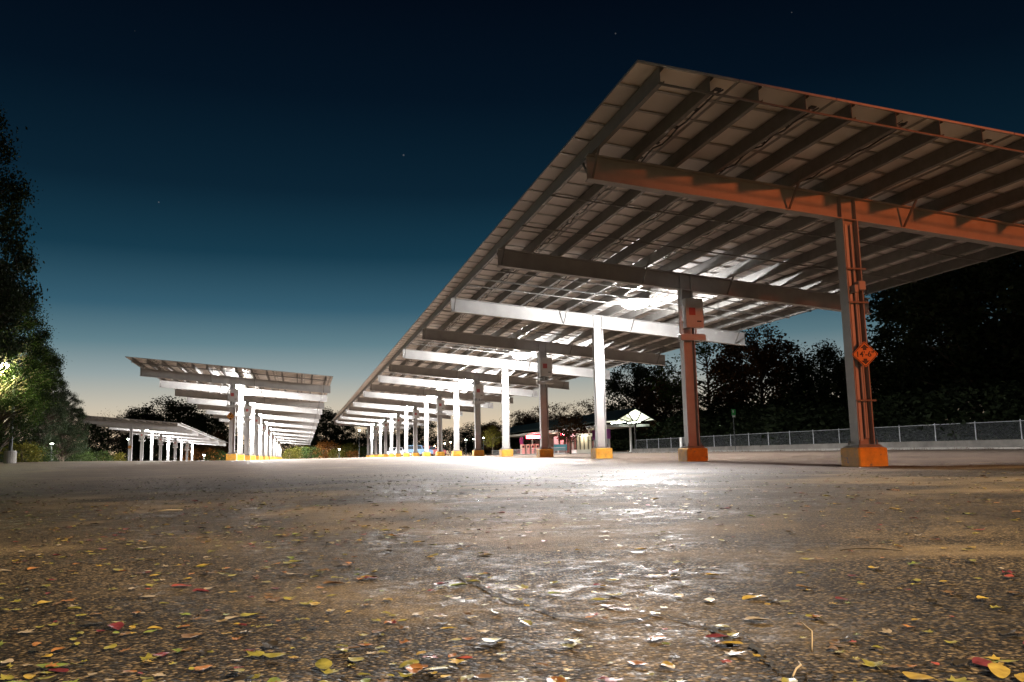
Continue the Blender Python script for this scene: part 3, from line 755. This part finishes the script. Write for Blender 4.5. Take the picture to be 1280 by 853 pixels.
# bushes
GBU = 'bushes at the far edge of the lot'
for px,dep,top,fol,lab in [
    (364,150,559,'fol_olive','small yellow-green bush just right of the middle canopy columns'),
    (376,160,556,'fol_olive','yellowish bush, second from the middle canopy columns'),
    (388,155,556,'fol_green','green rounded bush under the gap between the two larger canopies'),
    (408,165,549,'fol_rust','tall rust-coloured bush in the gap between the canopies'),
    (420,160,560,'fol_olive','olive bush beside the small white lamp in the canopy gap'),
    (434,165,552,'fol_olive','olive bush left of the pale lamp post at the far end'),
    (442,160,562,'fol_rust','low orange bush at the foot of the pale lamp post'),
    (455,170,557,'fol_green','green bush right of the pale lamp post'),
    (103,70,562,'fol_green','green bush under the dark trees left of the distant canopy'),
    (122,90,560,'fol_green','bush left of the white lamp near the distant canopy'),
    (140,95,563,'fol_olive','low olive bush close to the white lamp near the distant canopy'),
    (250,180,556,'fol_rust','brown bush near the white lamp behind the distant canopy'),
    (270,182,560,'fol_green','dark green bush by the base of the middle canopy'),
    (28,40,548,'fol_olive','yellow-green bush by the lamp base under the left tree'),
    (48,46,551,'fol_green','green bush at the edge of the lot under the left trees')]:
    plant('bush','bush',lab,'bush',px,dep,top=top,rz=px,group=GBU,fol=fol,sink=.3,wide=1.15)
plant('small','small_tree','small green street tree left of the red station lamp','tree',616,118,top=531,group='small trees before the station',rz=1)
plant('small','small_tree','small dark street tree in front of the station shelter','tree',713,112,top=516,group='small trees before the station',rz=2,fol='fol_autumn',wide=1.4)

# ------------------------------------------------------------------ station shelter
SW_ = 30.9; st0 = 88.; SL = 66.       # local frame: +Y runs away along the rows
q = xy(st0, SW_); zg = g(q.x,q.y)
st = thing('station_shelter', 'long green-roofed station shelter with brightly lit gable end beyond the fence', 'shelter', (q.x,q.y,zg), TH)
EH, RH, HW = 4.25, 5.75, 2.75
b = MB()
for s in (-1,1):
    b.add([(s*HW,0,EH),(0,0,RH),(0,SL,RH),(s*HW,SL,EH),(s*HW,0,EH+.12),(0,0,RH+.12),(0,SL,RH+.12),(s*HW,SL,EH+.12)],
          [(0,3,2,1),(4,5,6,7),(0,1,5,4),(2,3,7,6),(3,0,4,7)] if s<0 else [(0,1,2,3),(7,6,5,4),(4,5,1,0),(6,7,3,2),(7,4,0,3)])
b.build('roof', M['greenroof'], st)
b = MB()
for s in (-1,1):
    b.add([(s*(HW-.08),.05,EH-.015),(0,.05,RH-.06),(0,7,RH-.06),(s*(HW-.08),7,EH-.015)],[(0,1,2,3)])
b.add([(-HW+.1,7,EH-.02),(HW-.1,7,EH-.02),(0,7,RH-.08)],[(0,1,2)])
b.build('gable_lining', M['white'], st)
b = MB(); b.box(-HW-1.6,HW-.3,1.5,SL,3.50,3.62); b.build('soffit', M['cream'], st)
b = MB(); b.box(-HW-1.7,-HW-1.605,1.4,SL,3.42,3.74); b.box(-HW-1.6,HW-.3,1.38,1.495,3.42,3.74); b.build('fascia', M['white'], st)
b = MB(); b.box(-HW-1.6,HW-.5,2,SL,-.2,.16); b.build('platform', M['concrete'], st)
b = MB(); b.box(1.6,1.85,16,SL,.17,3.48); b.build('back_wall', M['brick'], st)
for k in range(8):
    c = MB(); yy = 2+k*8.2; c.box(-.11,.11,yy-.11,yy+.11,.17,3.49); c.box(-.2,.2,yy-.2,yy+.2,.165,.30)
    c.build('column', M['white'], st)
b = MB()                                        # branching braces under the gable
for e in ((-2.2,.4,4.50),(-.9,.4,5.18),(.9,.4,5.18),(2.2,.4,4.50)): b.bar((0,.3,3.7),e,.12,.12)
b.bar((-HW,.05,EH-.02),(0,.05,RH-.03),.14,.16,(0,1,0)); b.bar((HW,.05,EH-.02),(0,.05,RH-.03),.14,.16,(0,1,0)); b.bar((0,.3,.17),(0,.3,3.75),.2,.2,(0,1,0))
b.build('gable_brace', M['darkmetal'], st)
def child_light(parent, name, loc, e, col, soft=.2):
    l = bpy.data.lights.new(name,'POINT'); l.energy = e; l.color = col; l.shadow_soft_size = soft
    o = bpy.data.objects.new(name,l); COL.objects.link(o); o.parent = parent; o.location = loc; return o
b = MB(); b.tube([(1.2,.9,4.05),(1.2,5.8,4.05)],.05,8); b.tube([(-1.2,.9,4.05),(-1.2,5.8,4.05)],.05,8); tb_ = b.build('lamp_tube', M['cool_lens'], st)
child_light(st,'gable_light',(.9,2.2,4.0),95,(.96,1,.86)); child_light(st,'gable_light',(-.9,4.5,4.0),60,(.96,1,.86))
for k, yy in enumerate((10,20,32,46)): child_light(st,'soffit_light',(-1.5,yy,3.0),90,(1,.93,.75))
def L2W(x,y,z=0):
    p = Vector((q.x,q.y))+V*x+U*y; return (p.x,p.y,zg+z)
for k,(x,y,lab) in enumerate([(-3.6,.8,'pink-purple sign blade on a post near the lit gable end'),(-3.6,6,'pink-purple sign blade on a post beside the glazed station kiosk'),(-4.5,42,'pink-purple sign blade on a post beside the red station lamp')]):
    r = thing('station_sign', lab, 'sign', L2W(x,y,.16), TH, 'purple station signs')
    b = MB(); b.box(-.06,.06,-.06,.06,0,3.3); b.build('post', M['post'], r)
    b = MB(); b.bevbox(-.32,.32,-.1,-.062,1.75,3.0,.01); b.build('panel', M['purple'], r)
r = thing('station_kiosk', 'brightly lit glazed kiosk with white header under the station shelter', 'kiosk', L2W(-2.4,14,.16), TH)
b = MB(); b.box(-1.2,1.2,0,2.2,0,.5); b.box(-1.25,1.25,-.05,2.25,2.35,2.8); b.build('body', M['white'], r)
b = MB()
for x in (-1.15,-.6,0,.6,1.15): b.box(x-.05,x+.05,-.04,.06,.5,2.35)
b.build('mullion', M['darkmetal'], r)
b = MB(); b.box(-1.15,1.15,.07,.1,.5,2.35); b.build('back_panel', M['cream'], r)
child_light(r,'kiosk_light',(0,-.6,2.2),60,(1,.92,.7))
for k in range(4):
    r = thing('fare_gate', ['cream fare gate farthest left under the red lamp','cream fare gate, second from the left under the red lamp','cream fare gate, third from the left under the red lamp','cream fare gate closest to the fourth canopy column'][k], 'fare gate', L2W(-5.0+k*.85,39,.16), TH, 'fare gates in the station')
    b = MB(); b.bevbox(-.28,.28,-.2,.9,0,1.7,.05); b.build('cabinet', M['cream'], r)
    b = MB(); b.box(-.18,.18,-.215,-.202,1.1,1.5); b.build('screen', M['plastic'], r)
child_light(r,'gate_light',(-1.5,-2.5,2.9),60,(1,.9,.7))
r = thing('red_lamp', 'glowing red lamp under the roof of the station shelter', 'lamp', L2W(-4.4,34,2.75), TH)
b = MB(); b.bevbox(-1.3,1.3,-.1,.1,.0,.5,.05); b.build('housing', M['redlamp'], r)
b = MB(); b.bevbox(-.8,.8,-.16,-.102,.1,.38,.02); b.build('tube', M['redcore'], r)
child_light(r,'red_light',(0,-.6,-.2),260,(1,.04,.10))
r = thing('red_lamp', 'small red lamp above the teal panel in the station', 'lamp', L2W(-4.4,18,2.7), TH)
b = MB(); b.bevbox(-.3,.3,-.1,.1,.1,.4,.04); b.build('housing', M['redlamp'], r); b = MB(); b.box(-.2,.2,-.13,-.102,.2,.3); b.build('tube', M['redcore'], r)
child_light(r,'red_light',(0,-.5,.1),120,(1,.04,.10))
r = thing('notice_panel', 'teal and white notice panel standing in front of the station', 'notice panel', L2W(-4.6,18.5,.16), TH)
b = MB(); b.bevbox(-1.0,1.0,-.05,.05,.45,1.35,.01); b.build('panel', M['teal'], r)
b = MB(); b.box(-.95,-.35,-.062,-.052,1.36,2.5); b.box(.0,.5,-.062,-.052,1.36,2.2); b.build('poster', M['white'], r)
b = MB(); b.box(-1.0,-.94,-.04,.04,0,2.6); b.box(.94,1.0,-.04,.04,0,2.6); b.build('post', M['post'], r)
child_light(r,'notice_light',(0,-1.2,2.9),70,(.95,1,.95))
r = thing('picket_railing', 'low grey picket railing along the front of the station', 'railing', L2W(-5.9,0,0), TH)
b = MB(); b.box(-.03,.03,12,60,1.0,1.06); b.box(-.03,.03,12,60,.15,.2); b.build('rail', M['post'], r)
b = MB()
for k in range(130): b.box(-.015,.015,12+k*.37,12.03+k*.37,.2,1.0)
b.build('picket', M['post'], r)

# ------------------------------------------------------------------ street lamps far off
def street_lamp(px, top, depth, label, lens, e, col, head='globe', base_h=None):
    p = gp(px, depth); h = at(px, top, depth).z - p.z
    r = thing('street_lamp', label, 'street lamp', p, TH, 'lit street lamps round the lot')
    b = MB(); b.tube([(0,0,0),(0,0,.4),(0,0,.42),(0,0,h-.1)],[.09,.09,.05,.04],8); b.build('pole', M['darkmetal'], r)
    b = MB(); b.lathe([(.04,-.10),(.10,-.08),(.14,-.02),(.14,.05)],12,(0,0,h)); b.build('lens', lens, r, smooth=True)
    b = MB(); b.lathe([(.23,.052),(.22,.1),(.1,.18),(.02,.2)],12,(0,0,h)); b.build('cap', M['darkmetal'], r)
    child_light(r,'street_light',(0,0,h-.32),e,col,.12)
    return r
street_lamp(449,538,150,'tall pale lamp post glowing white at the far end of the nearest canopy',M['cool_lens'],700,(.88,1,.85))
street_lamp(424,562,150,'small white lamp among the bushes in the gap between the canopies',M['cool_lens'],250,(1,1,.9))
street_lamp(582.5,550,150,'white street lamp just left of the sixth canopy column',M['cool_lens'],500,(1,.97,.85))
street_lamp(604.5,547.5,140,'white street lamp just right of the sixth canopy column',M['cool_lens'],500,(1,.97,.85))
street_lamp(592,549,160,'white street lamp seen directly beside the sixth column wireway',M['cool_lens'],300,(1,.97,.85))
street_lamp(563.5,553,150,'warm orange street lamp left of the seventh canopy column',M['warm_lens'],500,(1,.7,.35))
street_lamp(556,554.5,165,'small warm lamp between the seventh and eighth canopy columns',M['warm_lens'],250,(1,.75,.4))
street_lamp(543.5,558,150,'low warm lamp beside the dark red parked car',M['warm_lens'],200,(1,.65,.3))
street_lamp(160,549,108,'white street lamp left of the first distant canopy column',M['cool_lens'],300,(1,.95,.8))
street_lamp(255,569,112,'low white lamp behind the right end of the distant canopy',M['cool_lens'],250,(1,.95,.85))
street_lamp(64,554,58,'small white lamp low under the dark left trees',M['cool_lens'],300,(1,1,.85))
# lamp inside the left tree, on a concrete base
p = gp(13, 36.0); r = thing('street_lamp', 'dark lamp post on concrete base whose lamp shines inside the left tree', 'street lamp', p, TH, 'lit street lamps round the lot')
hz = at(4,462,36.0).z-p.z
b = MB(); b.lathe([(.24,-.1),(.24,.5),(.21,.53)],16); b.build('base', M['concrete'], r)
b = MB(); b.tube([(0,0,.53),(0,0,hz+.3)],[.075,.05],8); b.tube([(0,0,hz+.25),(-.35,-.2,hz+.3)],.03,6); b.build('pole', M['darkmetal'], r)
b = MB(); b.lathe([(.07,-.12),(.15,-.08),(.18,.0),(.1,.08)],12,(-.35,-.2,hz+.15)); b.build('lens', M['cool_lens'], r, smooth=True)
child_light(r,'street_light',(-.35,-.3,hz-.15),1500,(.92,1,.40),.12)

# ------------------------------------------------------------------ parked cars
def car(px, depth, rz, paint, label):
    p = gp(px, depth); r = thing('parked_car', label, 'car', p, rz, 'cars parked beyond the nearest canopy')
    prof = [(-2.15,.35),(-2.2,.75),(-2.05,.98),(-1.15,1.05),(1.35,1.06),(2.05,.95),(2.2,.7),(2.18,.35)]
    b = MB(); b.prism(prof, lambda q_:(q_[0],-.86,q_[1]), lambda q_:(q_[0],.86,q_[1])); b.build('body', paint, r)
    b = MB(); pr = [(-2.0,1.07),(-1.75,1.52),(-.2,1.60),(.55,1.52),(1.2,1.07)]
    n_ = len(pr); vs = [(x,-.80+(z-1.07)*.25,z) for x,z in pr]+[(x,.80-(z-1.07)*.25,z) for x,z in pr]
    b.add(vs,[tuple(range(n_)),tuple(range(2*n_-1,n_-1,-1))]+[(i,n_+i,n_+(i+1)%n_,(i+1)%n_) for i in range(n_)]); b.build('window', M['glass'], r)
    b = MB(); b.box(-1.72,.5,-.66,.66,1.575,1.63)
    for x in (-1.9,-.75,.42):
        for s in (-1,1): b.bar((x+.1,s*.79,1.08),(x+.22 if x<0 else x+.05,s*.68,1.57),.09,.05,(0,1,0))
    b.build('roof', paint, r)
    for x in (-1.35,1.4):
        for s in (-1,1):
            w = MB(); w.tube([(x,s*.70,.33),(x,s*.90,.33)],.33,18); wo = w.build('wheel', M['rubber'], r)
            w = MB(); w.tube([(x,s*.895,.33),(x,s*.915,.33)],.2,12); w.build('rim', M['alu'], wo)
    for s in (-.62,.62):
        b = MB(); b.box(2.16,2.21,s-.18,s+.18,.68,.82); b.build('headlight', M['white'], r)
        b = MB(); b.box(-2.215,-2.17,s-.16,s+.16,.72,.9); b.build('tail_light', M['redlabel'], r)
    return r
car(522, 128, .35, mat('blue_grey_paint',(.10,.17,.26),.3), 'blue-grey parked car half hidden by the ninth canopy column')
car(541, 140, .1, mat('dark_red_paint',(.20,.03,.025),.3), 'dark red parked car beside the low warm lamp')
car(499, 150, .2, mat('silver_paint',(.5,.5,.52),.3), 'silver parked car left of the blue-grey one')

# ------------------------------------------------------------------ street lamps on the near side of the lot (they light the picture)
def tall_lamp(t_, w_, h, label, lens, e, col, aim, size, blend):
    p2 = xy(t_, w_); p = Vector((p2.x,p2.y,g(p2.x,p2.y)))
    r = thing('lot_lamp', label, 'street lamp', p, 0)
    b = MB(); b.lathe([(.30,-.1),(.30,.7),(.26,.75)],16); b.build('base', M['concrete'], r)
    b = MB(); b.tube([(0,0,.75),(0,0,h)],[.10,.06],10); 
    d = Vector((aim.x-p.x, aim.y-p.y)).normalized(); b.tube([(0,0,h-.1),(d.x*.6,d.y*.6,h+.1),(d.x*1.2,d.y*1.2,h+.12)],.035,8); b.build('pole', M['darkmetal'], r)
    b = MB(); c = Vector((d.x*1.4,d.y*1.4,h+.12)); b.lathe([(.26,.0),(.24,.12),(.1,.2)],14,c); b.build('housing', M['lamp_body'], r)
    b = MB(); b.lathe([(.10,-.10),(.2,-.06),(.23,-.003)],14,c); b.build('lens', lens, r)
    l = bpy.data.lights.new('lot_light','SPOT'); l.energy = e; l.color = col; l.spot_size = size; l.spot_blend = blend; l.shadow_soft_size = .45
    o = bpy.data.objects.new('lot_light',l); COL.objects.link(o); o.parent = r; lp = c+Vector((0,0,-.28)); o.location = lp
    o.rotation_euler = (aim-(p+lp)).to_track_quat('-Z','Y').to_euler()
q1 = xy(0,3.)
tall_lamp(-26, 6, 6.7, 'tall lamp post with an orange sodium lamp behind the viewpoint', M['sodium_lens'], 13000, (1,.165,.036), Vector((q1.x,q1.y,3.4)), rad(42), .8)
q2 = xy(-20.7, -2)
tall_lamp(-22, -2, 12.0, 'tall lamp post with a warm white lamp behind the viewpoint', M['warm_lens'], 29500, (1,.75,.45), Vector((q2.x,q2.y,0)), rad(125), .25)

# ------------------------------------------------------------------ fallen leaves and twigs
def leaf_shape(kind, rr):
    pts = []
    if kind == 'maple':
        prof = [(0,1.0),(14,.62),(24,.70),(40,.95),(52,.55),(64,.48),(84,.78),(100,.42),(130,.40),(160,.30),(180,.16)]
        ang = prof+[(360-a,r_) for a,r_ in reversed(prof[1:-1])]
        for a,r_ in ang:
            r2 = r_*rr.uniform(.88,1.1); pts.append((math.sin(rad(a))*r2*.5, math.cos(rad(a))*r2*.5))
    else:
        for k in range(16):
            a = 2*math.pi*k/16; x = math.sin(a)*.27*(1-.25*math.cos(a)); y = math.cos(a)*.5
            pts.append((x*rr.uniform(.93,1.07),y))
    ring = [(x*.5,y*.5) for x,y in pts]
    curl = rr.uniform(-.5,1.0)*.32; fold = rr.uniform(0,.5); tw_ = rr.uniform(-.4,.4); crum = rr.uniform(.01,.05)
    def z(x,y): return fold*abs(x)*.6 + curl*(y*y)*.7 + tw_*x*y + crum*math.sin(9*x+3*y)*math.cos(7*y)
    v = [(0,0,0)]+[(x,y,z(x,y)) for x,y in ring]+[(x,y,z(x,y)) for x,y in pts]
    n = len(pts); f = [(0,1+i,1+(i+1)%n) for i in range(n)]+[(1+i,1+n+i,1+n+(i+1)%n,1+(i+1)%n) for i in range(n)]
    mz = min(q_[2] for q_ in v); v = [(x,y,zz-mz) for x,y,zz in v]
    # stalk
    ys_ = min(p_[1] for p_ in pts) if kind != 'maple' else -.08
    o = len(v); zs = -mz+z(0,ys_)
    v += [(-.008,ys_+.03,zs+.004),(.008,ys_+.03,zs+.004),(.05,ys_-.3,max(.01,zs*.5)),(.038,ys_-.3,max(.01,zs*.5))]; f.append((o,o+1,o+2,o+3))
    return v, f
def litter(name, c1, c2):
    c1 = [.66*(.86*c+.14*sum(c1)/3) for c in c1]; c2 = [.72*(.86*c+.14*sum(c2)/3) for c in c2]
    m, t, b = new_mat(name); N = t.nodes.new; L = t.links.new
    tc = N('ShaderNodeTexCoord'); nz = N('ShaderNodeTexNoise'); nz.inputs['Scale'].default_value = 5.; nz.inputs['Detail'].default_value = 5
    geo = N('ShaderNodeNewGeometry'); oi = N('ShaderNodeObjectInfo')
    mp = N('ShaderNodeVectorMath'); mp.operation = 'SCALE'; mp.inputs[3].default_value = 9.; L(geo.outputs['Position'], mp.inputs[0]); L(mp.outputs[0], nz.inputs['Vector'])
    cr = N('ShaderNodeValToRGB'); cr.color_ramp.elements[0].position = .32; cr.color_ramp.elements[1].position = .62
    cr.color_ramp.elements[0].color = (*c1,1); cr.color_ramp.elements[1].color = (*c2,1)
    L(nz.outputs['Fac'], cr.inputs['Fac']); L(cr.outputs['Color'], b.inputs['Base Color']); b.inputs['Roughness'].default_value = .44
    return m
LC = {'yellow':litter('leaf_yellow',(.26,.16,.02),(.55,.38,.04)), 'yellow-green':litter('leaf_yellow_green',(.15,.15,.02),(.38,.34,.05)),
      'green':litter('leaf_green',(.08,.14,.02),(.25,.32,.05)), 'orange':litter('leaf_orange',(.22,.08,.015),(.48,.20,.05)),
      'red':litter('leaf_red',(.20,.025,.025),(.42,.07,.05)), 'dark red':litter('leaf_dark_red',(.10,.01,.02),(.24,.03,.05)),
      'brown':litter('leaf_brown',(.10,.05,.02),(.24,.14,.07)), 'blackened':litter('leaf_black',(.02,.015,.012),(.05,.04,.03)),
      'pale':litter('leaf_pale',(.28,.23,.17),(.46,.38,.30))}
SH = []
for k in range(12):
    kind = 'maple' if k < 6 else 'oval'
    v, f = leaf_shape('maple' if kind == 'maple' else 'oval', R); SH.append((kind, v, f))
LME = {}
cands = []
rl = random.Random(21)
cw = ['yellow']*17+['yellow-green']*36+['green']*6+['orange']*8+['red']*4+['dark red']*8+['brown']*16+['blackened']*7+['pale']*9
def clump(x,y): return .5+.5*math.sin(x*1.3+1.7*math.sin(y*.8))*math.sin(y*1.1+x*.35+.6)
while len(cands) < 6000:
    y = 1.12+17*rl.random()**1.15; x = rl.uniform(-.68,.68)*y
    dens = .30+.70*clump(x,y)
    dens *= .45+.75*sstep(-x/y, -.45, .5)
    if y < 2.6: dens *= .75
    if rl.random() > dens: continue
    s = rl.choice([.014,.018,.02,.022,.025,.028,.032,.036,.042,.05])*rl.uniform(.8,1.1)*1.05*(1+.05*min(y,9))
    c = rl.choice(cw); 
    cands.append((s/y, x, y, s, c, rl.randrange(12), rl.uniform(0,6.28), rl.uniform(-.08,.08), rl.uniform(-.08,.08)))
# leaves picked out one by one in the picture: px, py, size, colour, shape
HERO = [(430,680,.075,'red',0),(405,838,.11,'yellow-green',7),(535,828,.10,'red',1),(655,738,.13,'yellow-green',2),(1245,829,.075,'yellow',3),
        (1250,845,.12,'yellow',8),(1062,691,.07,'red',4),(1022,775,.075,'orange',5),(1172,836,.055,'red',0),(1160,714,.08,'yellow-green',9),(1228,752,.085,'yellow',10),
        (855,731,.06,'yellow',8),(605,760,.06,'yellow-green',7),(295,845,.09,'yellow-green',6),(165,788,.05,'yellow',9),(155,818,.07,'orange',3),(800,778,.055,'blackened',2),(700,706,.05,'yellow',4),
        (460,754,.06,'green',8),(60,838,.08,'orange',1)]
def ground_hit(px,py):
    a = at(px,py,1.); d = (a-Vector((0,0,HC))); z = 0
    for _ in range(4):
        k = (z-HC)/d.z; P_ = Vector((0,0,HC))+d*k; z = g(P_.x,P_.y)
    return P_
def leaf_obj(x,y,s,c,k,rz,rx,ry,label=None,lift=.003):
    kind, v, f = SH[k]
    if (k,c) not in LME:
        b = MB(); b.v = list(v); b.f = [list(q_) for q_ in f]; b.m = [0]*len(f); LME[(k,c)] = b.mesh('fallen_leaf', LC[c], True)
    o = link('fallen_leaf', LME[(k,c)], None, (x,y,g(x,y)+lift), (rx,ry,rz)); o.scale = (s,s,s)
    word = 'lobed' if kind == 'maple' else 'oval'
    size = 'small' if s < .034 else 'larger'
    tag(o, label or f'{size} {c} {word} leaf lying on the damp asphalt', 'leaf', f'{size} {c} {word} leaves fallen on the lot')
    return o
HL = ['bright red leaf lying alone on the bare asphalt, farthest of the picked-out leaves','big yellow-green leaf at the bottom edge, overlapping an orange one','red crumpled leaf near the bottom middle of the lot','large green-yellow leaf spread at the start of the crack',
      'yellow lobed leaf with upright stalk near the bottom right corner','large pale yellow leaf in the bottom right corner','small crimson leaf on the sandy patch at the right','orange lobed leaf left of the forked twig','red leaf close to the bottom edge, left of the corner yellow leaves','curled yellow-green leaf on the sandy patch','yellow oval leaf lying at the right edge',
      'yellow leaf beside the glossy damp streak','yellow-green curled leaf with dark shadow in the middle foreground','broad yellow-green leaf flat at the bottom left','yellow leaf in the left foreground among darker ones','orange leaf in the left foreground','blackened curled leaf on the glossy streak','small yellow leaf above the end of the crack','green curled leaf left of the crack start','orange leaf in the bottom left corner']
for (px,py,s,c,k),lab in zip(HERO,HL):
    s *= .44
    P_ = ground_hit(px,py); o = leaf_obj(P_.x,P_.y,s,c,k,rl.uniform(0,6.28),rl.uniform(-.15,.15),rl.uniform(-.15,.15),lab,.006)
    del o['group']
cands.sort(reverse=True)
for a,x,y,s,c,k,rz,rx,ry in cands[:275]: leaf_obj(x,y,s,c,k,rz,rx*.8,ry*.8)
b = MB(); keys = list(LC)
for a,x,y,s,c,k,rz,rx,ry in cands[275:]:
    kind,v,f = SH[k]; ca, sa = math.cos(rz)*s, math.sin(rz)*s; z0 = g(x,y)+.004
    o = len(b.v); b.v += [(x+vx*ca-vy*sa, y+vx*sa+vy*ca, z0+vz*s+(vx*ry+vy*rx)*s*.4) for vx,vy,vz in v]
    b.f += [[q_+o for q_ in ff] for ff in f]; b.m += [keys.index(c)]*len(f)
tag(b.build('leaf_litter', [LC[k] for k in keys], smooth=True), 'thin scatter of small fallen leaves across the farther asphalt', 'leaves', kind='stuff')
def twig(px,py,pts,rs,label,m_):
    P_ = ground_hit(px,py); b = MB(); b.tube([(x,y,z) for x,y,z in pts],rs,6)
    o = b.build('twig', m_, None, (P_.x,P_.y,P_.z+.004), smooth=True); tag(o,label,'twig','twigs lying on the lot'); return o
TW1 = mat('pale_twig',(.40,.32,.22),.7); TW2 = mat('dark_twig',(.03,.022,.015),.7)
twig(1018,815,[(-.008,-.01,.0),(-.003,0,.012),(.002,.012,.026),(-.010,.03,.038)],[.002,.0015,.0015,.001],'pale forked twig standing curled near the bottom right',TW1)
twig(1085,690,[(-.09,.0,.003),(-.03,.015,.006),(.04,.0,.005),(.09,-.05,.003)],[.0015,.002,.002,.0015],'thin dark curved twig on the sandy patch at the right',TW2)
twig(1000,845,[(-.02,-.03,.003),(-.005,0,.006),(.012,.03,.004),(.015,.05,.004)],[.0015,.0015,.0015,.001],'pale thin twig at the bottom edge right of the crack',TW1)
twig(210,640,[(-.06,-.03,.004),(0,0,.010),(.09,.05,.006)],[.004,.004,.003],'short stick lying far off on the left of the lot',TW1)

# cracks opened in the asphalt
def crack(pxs, w, label):
    b = MB(); pts = [ground_hit(*p) for p in pxs]; full = []
    rr = random.Random(len(pxs)*7+int(w*1e4))
    for a, c in zip(pts, pts[1:]):
        n_ = max(3,int((c-a).length/.025)); d = (c-a).normalized(); nrm = Vector((-d.y,d.x,0))
        for k in range(n_):
            full.append(a.lerp(c,k/n_)+nrm*rr.gauss(0,.007))
    for i, p in enumerate(full):
        d = (full[min(i+1,len(full)-1)]-full[max(i-1,0)]).normalized(); nrm = Vector((-d.y,d.x,0))
        ww = w*rr.uniform(.25,1)*min(1,i/4,(len(full)-1-i)/4+.05); z = g(p.x,p.y)+.004
        b.v += [(p.x-nrm.x*ww,p.y-nrm.y*ww,z),(p.x+nrm.x*ww,p.y+nrm.y*ww,z)]
        if i: o = 2*i; b.f.append([o-2,o-1,o+1,o]); b.m.append(0)
    tag(b.build('pavement_crack', M['crack']), kind='structure')
M['crack'] = mat('crack_dirt', (.008,.007,.006), .95, 0, .3, 30)
crack([(560,718),(590,728),(622,745),(650,757),(700,772),(760,783),(830,772),(880,782),(905,800),(950,812),(965,835),(1000,852)], .007, '')
crack([(905,800),(930,792),(946,806)], .006, '')
crack([(0,712),(60,702),(140,706),(220,692),(300,697)], .005, '')
crack([(1010,735),(1060,742),(1120,733),(1200,728),(1280,735)], .004, '')

# ------------------------------------------------------------------ render settings
sc.render.engine = 'CYCLES'
sc.cycles.use_denoising = True; sc.cycles.denoiser = 'OPENIMAGEDENOISE'; sc.cycles.denoising_prefilter = 'NONE'; sc.cycles.denoising_input_passes = 'RGB_ALBEDO_NORMAL'
sc.cycles.max_bounces = 6; sc.cycles.diffuse_bounces = 3; sc.cycles.glossy_bounces = 3; sc.cycles.transmission_bounces = 3; sc.cycles.transparent_max_bounces = 4
sc.cycles.sample_clamp_indirect = 6.
sc.cycles.caustics_reflective = False; sc.cycles.caustics_refractive = False
vs = sc.view_settings; vs.view_transform = 'Standard'; vs.look = 'None'; vs.exposure = 0; vs.gamma = 1
